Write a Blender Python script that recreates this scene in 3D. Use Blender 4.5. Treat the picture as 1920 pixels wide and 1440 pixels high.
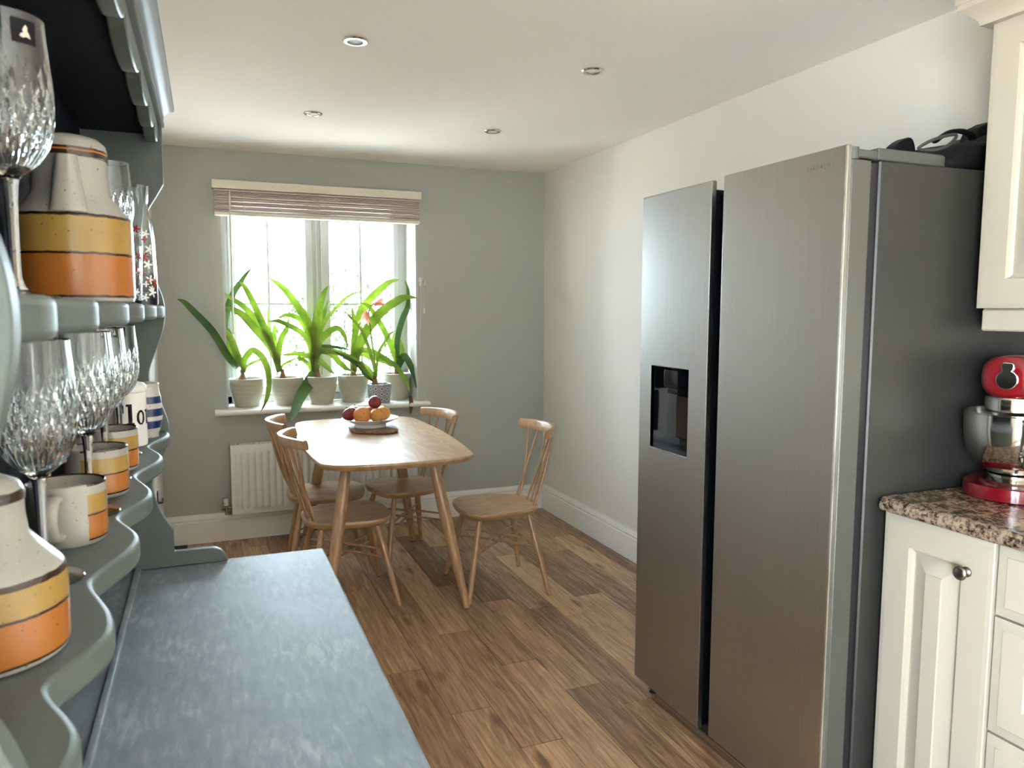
import bpy, bmesh, math, random
from mathutils import Vector, Matrix, noise as mnoise
PI = math.pi
random.seed(7)
for o in list(bpy.data.objects):
    bpy.data.objects.remove(o, do_unlink=True)
SC = bpy.context.scene
COL = SC.collection

# ------------------------------------------------------------------ camera
H = 2.32            # ceiling height
CAM_Z = 1.3948
YW, XW, XL, YF = 4.794, 2.178, -0.275, -1.7     # back wall, right wall, left wall, front wall
cam_d = bpy.data.cameras.new('camera')
cam_d.sensor_width = 36.0
cam_d.lens = 1414.3 / 1920 * 36.0
cam_d.clip_start = 0.02
cam_d.dof.use_dof = True
cam_d.dof.focus_distance = 4.0
cam_d.dof.aperture_fstop = 13.0
cam = bpy.data.objects.new('camera', cam_d)
COL.objects.link(cam)
yaw, pit, rol = math.radians(22.03), math.radians(-5.6), math.radians(0.133)
fwd = Vector((math.sin(yaw) * math.cos(pit), math.cos(yaw) * math.cos(pit), math.sin(pit)))
rgt = Vector((math.cos(yaw), -math.sin(yaw), 0))
upv = rgt.cross(fwd)
r2 = rgt * math.cos(rol) + upv * math.sin(rol)
u2 = upv * math.cos(rol) - rgt * math.sin(rol)
cam.matrix_world = Matrix(((r2.x, u2.x, -fwd.x, 0), (r2.y, u2.y, -fwd.y, 0), (r2.z, u2.z, -fwd.z, CAM_Z), (0, 0, 0, 1)))
SC.camera = cam

# ------------------------------------------------------------------ world, light, exposure
world = bpy.data.worlds.new('sky')
SC.world = world
world.use_nodes = True
bg = world.node_tree.nodes['Background']
bg.inputs[0].default_value = (0.70, 0.86, 1.0, 1)
bg.inputs[1].default_value = 19.0
SC.view_settings.view_transform = 'Standard'
SC.view_settings.look = 'None'
SC.view_settings.exposure = 1.4
SC.view_settings.gamma = 1.0
SC.view_settings.use_curve_mapping = False
SC.cycles.max_bounces = 14
SC.cycles.diffuse_bounces = 7
SC.cycles.glossy_bounces = 6
SC.cycles.transmission_bounces = 12
SC.cycles.transparent_max_bounces = 16
SC.cycles.caustics_reflective = False
SC.cycles.sample_clamp_indirect = 6.0

sun_d = bpy.data.lights.new('sun', 'SUN')        # high sun behind the house: it lights the garden, not the room
sun_d.energy = 72.0; sun_d.angle = math.radians(0.6); sun_d.color = (1.0, 0.96, 0.90)
sun = bpy.data.objects.new('sun', sun_d); COL.objects.link(sun)
sun.rotation_euler = Vector((-0.30, 0.36, -0.88)).to_track_quat('-Z', 'Y').to_euler()

def portal(name, loc, rot, sx, sy):
    l = bpy.data.lights.new(name, 'AREA')
    l.shape = 'RECTANGLE'; l.size = sx; l.size_y = sy
    l.cycles.is_portal = True
    o = bpy.data.objects.new(name, l)
    o.location = loc; o.rotation_euler = rot
    COL.objects.link(o)
# sky portals in the two window openings (they only guide sampling of the sky)
portal('sky_portal', (0.69, 5.16, 1.42), (-PI / 2, 0, 0), 1.16, 1.23)
portal('sky_portal', (XL - 0.10, -0.87, 1.1), (0, -PI / 2, 0), 1.95, 1.36)

# ------------------------------------------------------------------ mesh builder
ORG = {}
class MB:
    def __init__(s):
        s.v = []; s.f = []; s.mi = []; s.cur = 0
    def add(s, vs, fs):
        b = len(s.v)
        s.v += [tuple(p) for p in vs]
        s.f += [tuple(i + b for i in f) for f in fs]
        s.mi += [s.cur] * len(fs)
    def box(s, x0, x1, y0, y1, z0, z1, b=0.0, seg=1):
        if b <= 0:
            vs = [(x, y, z) for x in (x0, x1) for y in (y0, y1) for z in (z0, z1)]
            s.add(vs, [(0, 1, 3, 2), (4, 6, 7, 5), (0, 4, 5, 1), (2, 3, 7, 6), (0, 2, 6, 4), (1, 5, 7, 3)])
            return
        bm = bmesh.new()
        bmesh.ops.create_cube(bm, size=1)
        for v in bm.verts:
            v.co = Vector(((x0 + x1) / 2 + v.co.x * (x1 - x0), (y0 + y1) / 2 + v.co.y * (y1 - y0), (z0 + z1) / 2 + v.co.z * (z1 - z0)))
        bmesh.ops.bevel(bm, geom=bm.edges[:], offset=b, segments=seg, profile=0.5, affect='EDGES')
        bm.verts.index_update()
        s.add([v.co[:] for v in bm.verts], [[v.index for v in f.verts] for f in bm.faces])
        bm.free()
    def tube(s, pts, rad, n=12, caps=True, flat=None):
        pts = [Vector(p) for p in pts]
        if not isinstance(rad, (list, tuple)): rad = [rad] * len(pts)
        t0 = (pts[1] - pts[0]).normalized()
        a = Vector((0, 0, 1)) if abs(t0.z) < 0.9 else Vector((1, 0, 0))
        u = (a - t0 * a.dot(t0)).normalized()
        vs = []
        for i, p in enumerate(pts):
            t = (pts[min(i + 1, len(pts) - 1)] - pts[max(i - 1, 0)]).normalized()
            u = (u - t * u.dot(t)).normalized()
            w = t.cross(u)
            for k in range(n):
                c, d = math.cos(2 * PI * k / n), math.sin(2 * PI * k / n)
                if flat: d *= flat
                vs.append(p + (u * c + w * d) * rad[i])
        fs = []
        for i in range(len(pts) - 1):
            for k in range(n):
                k2 = (k + 1) % n
                fs.append((i * n + k, i * n + k2, (i + 1) * n + k2, (i + 1) * n + k))
        if caps:
            fs.append(tuple(range(n))[::-1]); fs.append(tuple((len(pts) - 1) * n + k for k in range(n)))
        s.add(vs, fs)
    def lathe(s, prof, c=(0, 0, 0), n=36, rf=None, axis='z', close=False):
        vs, fs, rows = [], [], []
        for (r, z) in prof:
            if r < 1e-6:
                rows.append([len(vs)]); vs.append((0, 0, z)); continue
            row = []
            for k in range(n):
                th = 2 * PI * k / n
                rr = r * (rf(th, z) if rf else 1.0)
                row.append(len(vs)); vs.append((rr * math.cos(th), rr * math.sin(th), z))
            rows.append(row)
        pr = list(zip(rows[:-1], rows[1:]))
        if close: pr.append((rows[-1], rows[0]))
        for a, b in pr:
            for k in range(n):
                k2 = (k + 1) % n
                if len(a) == 1 and len(b) == 1: continue
                if len(a) == 1: fs.append((a[0], b[k2], b[k]))
                elif len(b) == 1: fs.append((a[k], a[k2], b[0]))
                else: fs.append((a[k], a[k2], b[k2], b[k]))
        if axis == 'x': vs = [(z, x, y) for x, y, z in vs]
        if axis == 'y': vs = [(y, z, x) for x, y, z in vs]
        s.add([(x + c[0], y + c[1], z + c[2]) for x, y, z in vs], fs)
    def prism(s, poly, axis, a, b):
        n = len(poly)
        def P(p, t):
            if axis == 'x': return (t, p[0], p[1])
            if axis == 'y': return (p[0], t, p[1])
            return (p[0], p[1], t)
        vs = [P(p, a) for p in poly] + [P(p, b) for p in poly]
        fs = [(i, (i + 1) % n, n + (i + 1) % n, n + i) for i in range(n)]
        fs += [tuple(range(n))[::-1], tuple(range(n, 2 * n))]
        s.add(vs, fs)
    def stack(s, rings, captop=True, capbot=True):
        n = len(rings[0]); vs = [p for r in rings for p in r]; fs = []
        for i in range(len(rings) - 1):
            for k in range(n):
                k2 = (k + 1) % n
                fs.append((i * n + k, i * n + k2, (i + 1) * n + k2, (i + 1) * n + k))
        if capbot: fs.append(tuple(range(n))[::-1])
        if captop: fs.append(tuple((len(rings) - 1) * n + k for k in range(n)))
        s.add(vs, fs)
    def shift(s, d, i0=0):
        s.v = s.v[:i0] + [(x + d[0], y + d[1], z + d[2]) for x, y, z in s.v[i0:]]
        return s
    def rot(s, ang, axis='z', c=(0, 0, 0), i0=0):
        M = Matrix.Rotation(ang, 3, axis.upper()); c = Vector(c)
        s.v = s.v[:i0] + [tuple(M @ (Vector(p) - c) + c) for p in s.v[i0:]]
        return s
    def mesh(s, name, smooth=35):
        me = bpy.data.meshes.new(name)
        me.from_pydata(s.v, [], s.f)
        me.update()
        bm = bmesh.new(); bm.from_mesh(me)
        bmesh.ops.recalc_face_normals(bm, faces=bm.faces[:])
        bm.to_mesh(me); bm.free()
        if smooth:
            me.polygons.foreach_set('use_smooth', [True] * len(me.polygons))
            me.set_sharp_from_angle(angle=math.radians(smooth))
        return me
    def build(s, name, mat, parent=None, smooth=35, bevel=0.0, seg=2):
        if parent is not None and parent.name in ORG:
            s.shift(-ORG[parent.name])
        me = s.mesh(name, smooth)
        mats = mat if isinstance(mat, (list, tuple)) else [mat]
        for m in mats: me.materials.append(m)
        if len(mats) > 1 and len(s.mi) == len(me.polygons):
            me.polygons.foreach_set('material_index', s.mi)
        o = bpy.data.objects.new(name, me)
        COL.objects.link(o)
        if parent is not None:
            o.parent = parent
            if parent.name in ORG: ORG[o.name] = ORG[parent.name]
        if bevel:
            md = o.modifiers.new('edge', 'BEVEL'); md.width = bevel; md.segments = seg
            md.limit_method = 'ANGLE'; md.angle_limit = math.radians(40)
        if smooth and len(me.polygons) < 8000:      # flat faces stay flat next to rounded edges
            wn = o.modifiers.new('flat_faces', 'WEIGHTED_NORMAL'); wn.keep_sharp = True; wn.weight = 80
        return o

def tag(o, label, cat, group=None):
    o['label'] = label; o['category'] = cat
    if group: o['group'] = group
    return o
def thing(name, label, cat, loc=(0, 0, 0), rz=0.0, group=None, local=False):
    o = bpy.data.objects.new(name, None); COL.objects.link(o)
    o.empty_display_size = 0.05
    o.location = loc; o.rotation_euler = (0, 0, rz)
    tag(o, label, cat, group)
    ORG[o.name] = Vector((0, 0, 0)) if (local or rz) else Vector(loc)
    return o
def struct(o, label=None):
    o['kind'] = 'structure'
    if label: o['label'] = label
    return o
def children_of(o):
    return [c for c in COL.objects if c.parent == o]
def copy_tree(o, kids, parent=None):
    c = o.copy(); COL.objects.link(c)
    if parent is not None: c.parent = parent
    for ch in kids.get(o, []): copy_tree(ch, kids, c)
    return c
def kid_map():
    m = {}
    for c in COL.objects:
        if c.parent is not None: m.setdefault(c.parent, []).append(c)
    return m
def catmull(pts, k=6, closed=False):
    pts = [Vector(p) for p in pts]; n = len(pts); out = []
    for i in range(n if closed else n - 1):
        if closed: a, b, c, d = pts[i - 1], pts[i], pts[(i + 1) % n], pts[(i + 2) % n]
        else: a, b, c, d = pts[max(i - 1, 0)], pts[i], pts[i + 1], pts[min(i + 2, n - 1)]
        for j in range(k):
            t = j / k
            out.append(0.5 * ((2 * b) + (c - a) * t + (2 * a - 5 * b + 4 * c - d) * t * t + (3 * b - a - 3 * c + d) * t ** 3))
    if not closed: out.append(pts[-1])
    return out

# ------------------------------------------------------------------ materials
def new_mat(name):
    m = bpy.data.materials.new(name); m.use_nodes = True
    nt = m.node_tree
    return m, nt, nt.nodes['Principled BSDF']
def node(nt, t, **kw):
    n = nt.nodes.new(t)
    for k, v in kw.items(): setattr(n, k, v)
    return n
def plain(name, col, rough=0.5, metal=0.0, spec=0.5, coat=0.0, bump=0.0, bscale=60, vary=0.0, vscale=4, trans=0.0, ior=1.45):
    m, nt, p = new_mat(name)
    p.inputs['Base Color'].default_value = (*col, 1)
    p.inputs['Roughness'].default_value = rough
    p.inputs['Metallic'].default_value = metal
    p.inputs['Specular IOR Level'].default_value = spec
    p.inputs['Coat Weight'].default_value = coat
    p.inputs['Coat Roughness'].default_value = 0.08
    p.inputs['Transmission Weight'].default_value = trans
    p.inputs['IOR'].default_value = ior
    if bump or vary:
        tc = node(nt, 'ShaderNodeTexCoord')
    if vary:
        nz = node(nt, 'ShaderNodeTexNoise'); nz.inputs['Scale'].default_value = vscale; nz.inputs['Detail'].default_value = 5
        nt.links.new(tc.outputs['Object'], nz.inputs['Vector'])
        hs = node(nt, 'ShaderNodeMix', data_type='RGBA')
        hs.inputs[6].default_value = (*[c * (1 - vary) for c in col], 1); hs.inputs[7].default_value = (*[min(1, c * (1 + vary)) for c in col], 1)
        nt.links.new(nz.outputs['Fac'], hs.inputs[0]); nt.links.new(hs.outputs[2], p.inputs['Base Color'])
    if bump:
        nb = node(nt, 'ShaderNodeTexNoise'); nb.inputs['Scale'].default_value = bscale; nb.inputs['Detail'].default_value = 4
        nt.links.new(tc.outputs['Object'], nb.inputs['Vector'])
        bp = node(nt, 'ShaderNodeBump'); bp.inputs['Strength'].default_value = bump; bp.inputs['Distance'].default_value = 0.002
        nt.links.new(nb.outputs['Fac'], bp.inputs['Height']); nt.links.new(bp.outputs['Normal'], p.inputs['Normal'])
    return m
def ramp(nt, stops, interp='LINEAR'):
    r = node(nt, 'ShaderNodeValToRGB'); cr = r.color_ramp; cr.interpolation = interp
    while len(cr.elements) < len(stops): cr.elements.new(0.5)
    for e, (pos, c) in zip(cr.elements, stops):
        e.position = pos; e.color = (*c, 1)
    return r
def wood(name, dark, light, scale=(1, 1, 1), rough=0.4, coat=0.0, spread=0.25, bump=0.15, ring=0.35, knots=False):
    """grain runs along the axis with the small scale; every object gets its own shift and tone"""
    m, nt, p = new_mat(name); L = nt.links.new
    tc = node(nt, 'ShaderNodeTexCoord'); oi = node(nt, 'ShaderNodeObjectInfo')
    cmb = node(nt, 'ShaderNodeCombineXYZ')
    mu = node(nt, 'ShaderNodeMath', operation='MULTIPLY'); mu.inputs[1].default_value = 37.0
    L(oi.outputs['Random'], mu.inputs[0])
    for i in range(3): L(mu.outputs[0], cmb.inputs[i])
    ad = node(nt, 'ShaderNodeVectorMath', operation='ADD'); L(tc.outputs['Object'], ad.inputs[0]); L(cmb.outputs[0], ad.inputs[1])
    mp = node(nt, 'ShaderNodeMapping'); mp.inputs['Scale'].default_value = scale; L(ad.outputs[0], mp.inputs['Vector'])
    n1 = node(nt, 'ShaderNodeTexNoise'); n1.inputs['Scale'].default_value = 6; n1.inputs['Detail'].default_value = 8; n1.inputs['Roughness'].default_value = 0.62; n1.inputs['Distortion'].default_value = 0.6
    L(mp.outputs[0], n1.inputs['Vector'])
    n2 = node(nt, 'ShaderNodeTexNoise'); n2.inputs['Scale'].default_value = 1.6; n2.inputs['Detail'].default_value = 2; n2.inputs['Distortion'].default_value = 1.2
    L(mp.outputs[0], n2.inputs['Vector'])
    w = node(nt, 'ShaderNodeMath', operation='MULTIPLY'); w.inputs[1].default_value = 34.0; L(n2.outputs['Fac'], w.inputs[0])
    sn = node(nt, 'ShaderNodeMath', operation='SINE'); L(w.outputs[0], sn.inputs[0])
    s2 = node(nt, 'ShaderNodeMath', operation='MULTIPLY_ADD'); s2.inputs[1].default_value = ring * 0.3; L(sn.outputs[0], s2.inputs[0]); L(n1.outputs['Fac'], s2.inputs[2])
    tone = node(nt, 'ShaderNodeMath', operation='MULTIPLY_ADD'); tone.inputs[1].default_value = spread; L(oi.outputs['Random'], tone.inputs[0])
    sub = node(nt, 'ShaderNodeMath', operation='SUBTRACT'); L(s2.outputs[0], sub.inputs[0]); sub.inputs[1].default_value = spread * 0.5
    L(sub.outputs[0], tone.inputs[2])
    last = tone
    if knots:
        vo = node(nt, 'ShaderNodeTexVoronoi'); vo.inputs['Scale'].default_value = 1.0
        mk = node(nt, 'ShaderNodeMapping'); mk.inputs['Scale'].default_value = (7, 2.6, 1); L(ad.outputs[0], mk.inputs['Vector']); L(mk.outputs[0], vo.inputs['Vector'])
        mr = node(nt, 'ShaderNodeMapRange'); mr.inputs[1].default_value = 0.03; mr.inputs[2].default_value = 0.2; mr.inputs[3].default_value = -0.42; mr.inputs[4].default_value = 0.0
        L(vo.outputs['Distance'], mr.inputs[0])
        kk = node(nt, 'ShaderNodeMath', operation='ADD'); L(mr.outputs[0], kk.inputs[0]); L(tone.outputs[0], kk.inputs[1]); last = kk
    rp = ramp(nt, [(0.25, dark), (0.52, tuple((a + b) / 2 for a, b in zip(dark, light))), (0.75, light)])
    L(last.outputs[0], rp.inputs[0]); L(rp.outputs[0], p.inputs['Base Color'])
    p.inputs['Roughness'].default_value = rough; p.inputs['Coat Weight'].default_value = coat; p.inputs['Coat Roughness'].default_value = 0.15
    if bump:
        bp = node(nt, 'ShaderNodeBump'); bp.inputs['Strength'].default_value = bump; bp.inputs['Distance'].default_value = 0.001
        L(n1.outputs['Fac'], bp.inputs['Height']); L(bp.outputs['Normal'], p.inputs['Normal'])
    return m
def banded(name, stops, jitter=0.0015, white=None, half=0.0, centre=0.0, rin=None, top=0.2):
    """glazed bands by height (object space, metres); bare white around an angle; white inside radius rin"""
    m, nt, p = new_mat(name); L = nt.links.new
    tc = node(nt, 'ShaderNodeTexCoord'); sp = node(nt, 'ShaderNodeSeparateXYZ'); L(tc.outputs['Object'], sp.inputs[0])
    nz = node(nt, 'ShaderNodeTexNoise'); nz.inputs['Scale'].default_value = 90; nz.inputs['Detail'].default_value = 3; L(tc.outputs['Object'], nz.inputs['Vector'])
    j = node(nt, 'ShaderNodeMath', operation='MULTIPLY_ADD'); j.inputs[1].default_value = jitter; L(nz.outputs['Fac'], j.inputs[0]); L(sp.outputs[2], j.inputs[2])
    d = node(nt, 'ShaderNodeMath', operation='DIVIDE'); d.inputs[1].default_value = top; L(j.outputs[0], d.inputs[0])
    rp = ramp(nt, [((z + jitter * 0.5) / top, c) for z, c in stops], 'CONSTANT'); L(d.outputs[0], rp.inputs[0])
    colour = rp.outputs[0]
    if white:
        masks = []
        if half:
            at = node(nt, 'ShaderNodeMath', operation='ARCTAN2'); L(sp.outputs[1], at.inputs[0]); L(sp.outputs[0], at.inputs[1])
            a2 = node(nt, 'ShaderNodeMath', operation='SUBTRACT'); a2.inputs[1].default_value = centre; L(at.outputs[0], a2.inputs[0])
            cs = node(nt, 'ShaderNodeMath', operation='COSINE'); L(a2.outputs[0], cs.inputs[0])
            cj = node(nt, 'ShaderNodeMath', operation='MULTIPLY_ADD'); cj.inputs[1].default_value = 0.06; L(nz.outputs['Fac'], cj.inputs[0]); L(cs.outputs[0], cj.inputs[2])
            g = node(nt, 'ShaderNodeMath', operation='GREATER_THAN'); g.inputs[1].default_value = math.cos(half) + 0.03; L(cj.outputs[0], g.inputs[0]); masks.append(g)
        if rin:
            vl = node(nt, 'ShaderNodeVectorMath', operation='LENGTH'); cb = node(nt, 'ShaderNodeCombineXYZ')
            L(sp.outputs[0], cb.inputs[0]); L(sp.outputs[1], cb.inputs[1]); L(cb.outputs[0], vl.inputs[0])
            l = node(nt, 'ShaderNodeMath', operation='LESS_THAN'); l.inputs[1].default_value = rin; L(vl.outputs['Value'], l.inputs[0]); masks.append(l)
        for mk in masks:
            mx = node(nt, 'ShaderNodeMix', data_type='RGBA'); mx.inputs[7].default_value = (*white, 1)
            L(mk.outputs[0], mx.inputs[0]); L(colour, mx.inputs[6]); colour = mx.outputs[2]
    # iron specks of the stoneware glaze
    v2 = node(nt, 'ShaderNodeTexNoise'); v2.inputs['Scale'].default_value = 260; v2.inputs['Detail'].default_value = 1; L(tc.outputs['Object'], v2.inputs['Vector'])
    sm = node(nt, 'ShaderNodeMapRange'); sm.inputs[1].default_value = 0.70; sm.inputs[2].default_value = 0.78; L(v2.outputs['Fac'], sm.inputs[0])
    mx = node(nt, 'ShaderNodeMix', data_type='RGBA'); mx.inputs[7].default_value = (0.10, 0.07, 0.04, 1); L(sm.outputs[0], mx.inputs[0]); L(colour, mx.inputs[6])
    L(mx.outputs[2], p.inputs['Base Color'])
    p.inputs['Roughness'].default_value = 0.22
    return m
def glass_mat(name, tint=(1, 1, 1), rough=0.0, ior=1.5):
    m = bpy.data.materials.new(name); m.use_nodes = True; nt = m.node_tree
    nt.nodes.remove(nt.nodes['Principled BSDF'])
    g = node(nt, 'ShaderNodeBsdfGlass'); g.inputs['Color'].default_value = (*tint, 1); g.inputs['Roughness'].default_value = rough; g.inputs['IOR'].default_value = ior
    nt.links.new(g.outputs[0], nt.nodes['Material Output'].inputs[0]); return m
def pane_mat(name):
    m = bpy.data.materials.new(name); m.use_nodes = True; nt = m.node_tree
    nt.nodes.remove(nt.nodes['Principled BSDF'])
    t = node(nt, 'ShaderNodeBsdfTransparent'); t.inputs[0].default_value = (0.97, 0.985, 0.98, 1)
    g = node(nt, 'ShaderNodeBsdfGlossy'); g.inputs['Roughness'].default_value = 0.01
    fr = node(nt, 'ShaderNodeFresnel'); fr.inputs[0].default_value = 1.3
    mx = node(nt, 'ShaderNodeMixShader'); nt.links.new(fr.outputs[0], mx.inputs[0]); nt.links.new(t.outputs[0], mx.inputs[1]); nt.links.new(g.outputs[0], mx.inputs[2])
    nt.links.new(mx.outputs[0], nt.nodes['Material Output'].inputs[0]); return m
def leaf_mat(name, c1, c2, trans=0.45, scale=12):
    m = bpy.data.materials.new(name); m.use_nodes = True; nt = m.node_tree; L = nt.links.new
    p = nt.nodes['Principled BSDF']; p.inputs['Roughness'].default_value = 0.35
    tc = node(nt, 'ShaderNodeTexCoord'); nz = node(nt, 'ShaderNodeTexNoise'); nz.inputs['Scale'].default_value = scale; nz.inputs['Detail'].default_value = 3
    L(tc.outputs['Object'], nz.inputs['Vector'])
    rp = ramp(nt, [(0.35, c1), (0.65, c2)]); L(nz.outputs['Fac'], rp.inputs[0]); L(rp.outputs[0], p.inputs['Base Color'])
    tr = node(nt, 'ShaderNodeBsdfTranslucent'); L(rp.outputs[0], tr.inputs[0])
    mx = node(nt, 'ShaderNodeMixShader'); mx.inputs[0].default_value = trans
    L(p.outputs[0], mx.inputs[1]); L(tr.outputs[0], mx.inputs[2]); L(mx.outputs[0], nt.nodes['Material Output'].inputs[0]); return m

M = {}
M['ceiling'] = plain('ceiling_plaster', (0.88, 0.84, 0.795), 0.85, bump=0.25, bscale=5, vary=0.03, vscale=2)
M['sage_wall'] = plain('sage_wall_paint', (0.42, 0.43, 0.385), 0.8, bump=0.12, bscale=120)
M['cream_wall'] = plain('cream_wall_paint', (0.71, 0.665, 0.60), 0.8, bump=0.12, bscale=90)
M['white_gloss'] = plain('white_gloss_paint', (0.80, 0.78, 0.73), 0.35, bump=0.05, bscale=40)
M['matt_white'] = plain('matt_white_paint', (0.62, 0.60, 0.56), 0.9, spec=0.05)
M['fridge_edge'] = plain('fridge_door_edge', (0.085, 0.083, 0.072), 0.4, 0.3)
M['reveal'] = plain('reveal_paint', (0.52, 0.515, 0.50), 0.6)
M['upvc'] = plain('white_window_plastic', (0.44, 0.45, 0.45), 0.45, spec=0.2)
M['black'] = plain('black_plastic', (0.008, 0.008, 0.009), 0.35)
M['gloss_black'] = plain('gloss_black_plastic', (0.003, 0.003, 0.004), 0.12)
M['brass'] = plain('old_brass', (0.30, 0.24, 0.15), 0.35, 1.0)
M['chrome'] = plain('chrome', (0.75, 0.75, 0.74), 0.08, 1.0)
M['steel_trim'] = plain('bright_steel_edge', (0.8, 0.79, 0.76), 0.25, 1.0)
M['pewter'] = plain('dark_pewter', (0.22, 0.20, 0.18), 0.28, 1.0)
M['radiator'] = plain('radiator_enamel', (0.78, 0.765, 0.72), 0.35)
M['pane'] = pane_mat('window_glass')
M['crystal'] = glass_mat('lead_crystal', (0.985, 0.99, 0.985), 0.0, 1.54)
M['clear_glass'] = glass_mat('clear_glass', (0.97, 0.985, 0.98), 0.0, 1.46)
M['plank'] = wood('oak_floor_plank', (0.155, 0.078, 0.038), (0.55, 0.35, 0.20), (11, 0.7, 11), 0.40, 0.0, 0.42, 0.2, 0.22, knots=True)
M['subfloor'] = plain('subfloor', (0.03, 0.02, 0.012), 0.9)
M['table_wood'] = wood('waxed_elm', (0.32, 0.19, 0.095), (0.46, 0.305, 0.17), (5, 0.7, 5), 0.36, 0.15, 0.05, 0.05, 0.4)
M['leg_wood'] = wood('turned_beech', (0.285, 0.15, 0.067), (0.43, 0.26, 0.13), (9, 9, 0.9), 0.35, 0.3, 0.12, 0.05, 0.3)
M['seat_wood'] = wood('elm_seat', (0.28, 0.155, 0.07), (0.44, 0.27, 0.14), (1.2, 9, 9), 0.35, 0.3, 0.08, 0.05, 0.45)
M['board_wood'] = wood('dark_acacia', (0.10, 0.055, 0.032), (0.34, 0.20, 0.125), (3, 9, 9), 0.5, 0.0, 0.05, 0.15, 0.7)
M['cabinet'] = plain('cream_cabinet_paint', (0.395, 0.355, 0.285), 0.42)
M['sage_paint'] = plain('sage_dresser_paint', (0.09, 0.108, 0.101), 0.46, spec=0.3, bump=0.12, bscale=70, vary=0.06, vscale=30)
M['navy_paint'] = plain('dark_navy_backboard', (0.006, 0.008, 0.013), 0.7, spec=0.15)
M['soil'] = plain('potting_soil', (0.03, 0.02, 0.013), 0.95, bump=1.0, bscale=120)
M['bulb'] = plain('dry_bulb_skin', (0.16, 0.085, 0.04), 0.8, vary=0.4, vscale=60)
M['slat'] = wood('limed_wood_slat', (0.50, 0.40, 0.36), (0.62, 0.52, 0.475), (0.8, 8, 8), 0.5, 0.0, 0.2, 0.05, 0.3)
M['cream_rail'] = plain('cream_painted_rail', (0.72, 0.66, 0.54), 0.45)
M['cord'] = plain('cream_cord', (0.62, 0.57, 0.49), 0.8)
M['leaf'] = leaf_mat('amaryllis_leaf', (0.165, 0.245, 0.04), (0.33, 0.42, 0.10), 0.52, 9)
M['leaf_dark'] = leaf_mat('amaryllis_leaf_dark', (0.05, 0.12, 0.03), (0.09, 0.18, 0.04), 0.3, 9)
M['leaf_brown'] = leaf_mat('withered_leaf_tip', (0.16, 0.06, 0.015), (0.30, 0.13, 0.03), 0.3)
M['petal'] = leaf_mat('salmon_petal', (0.72, 0.30, 0.22), (0.85, 0.55, 0.47), 0.4)
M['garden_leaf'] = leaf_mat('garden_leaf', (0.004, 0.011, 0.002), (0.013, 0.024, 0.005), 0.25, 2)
M['lawn'] = plain('pale_patio_paving', (0.52, 0.50, 0.46), 0.9, vary=0.15, vscale=6)
M['bark'] = plain('weathered_timber', (0.022, 0.016, 0.015), 0.9, vary=0.2, vscale=8)
M['white_china'] = plain('white_china', (0.80, 0.79, 0.75), 0.15)
M['ink'] = plain('black_ink', (0.008, 0.008, 0.010), 0.6, spec=0.15)
M['red_enamel'] = plain('red_enamel', (0.14, 0.003, 0.007), 0.12, coat=0.6)
M['polished'] = plain('polished_steel', (0.62, 0.60, 0.56), 0.10, 1.0)
M['nylon'] = plain('black_nylon', (0.006, 0.006, 0.007), 0.6, spec=0.2, bump=0.3, bscale=200)
M['grey_nylon'] = plain('grey_webbing', (0.15, 0.14, 0.12), 0.7)
M['hinge'] = plain('grey_hinge_plastic', (0.06, 0.062, 0.055), 0.45)
M['fridge_side'] = plain('fridge_side_grey', (0.030, 0.029, 0.025), 0.42, 0.2)
M['red_print'] = plain('red_print', (0.30, 0.004, 0.02), 0.4)
M['white_print'] = plain('white_print', (0.85, 0.85, 0.85), 0.4)
M['logo'] = plain('worn_badge', (0.27, 0.265, 0.25), 0.45, 1.0)
M['lamp_lens'] = plain('frosted_lamp_lens', (0.85, 0.84, 0.80), 0.5)
def steel_mat():
    m, nt, p = new_mat('brushed_steel'); L = nt.links.new
    p.inputs['Metallic'].default_value = 1.0
    p.inputs['Roughness'].default_value = 0.32
    p.inputs['Anisotropic'].default_value = 0.5; p.inputs['Anisotropic Rotation'].default_value = 0.25
    tg = node(nt, 'ShaderNodeTangent', direction_type='RADIAL', axis='Z'); L(tg.outputs[0], p.inputs['Tangent'])
    tc = node(nt, 'ShaderNodeTexCoord'); mp = node(nt, 'ShaderNodeMapping'); mp.inputs['Scale'].default_value = (300, 300, 2); L(tc.outputs['Object'], mp.inputs['Vector'])
    nz = node(nt, 'ShaderNodeTexNoise'); nz.inputs['Scale'].default_value = 1; nz.inputs['Detail'].default_value = 3; L(mp.outputs[0], nz.inputs['Vector'])
    rp = ramp(nt, [(0.3, (0.385, 0.375, 0.352)), (0.7, (0.41, 0.40, 0.375))]); L(nz.outputs['Fac'], rp.inputs[0]); L(rp.outputs[0], p.inputs['Base Color'])
    return m
M['steel'] = steel_mat()
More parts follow.
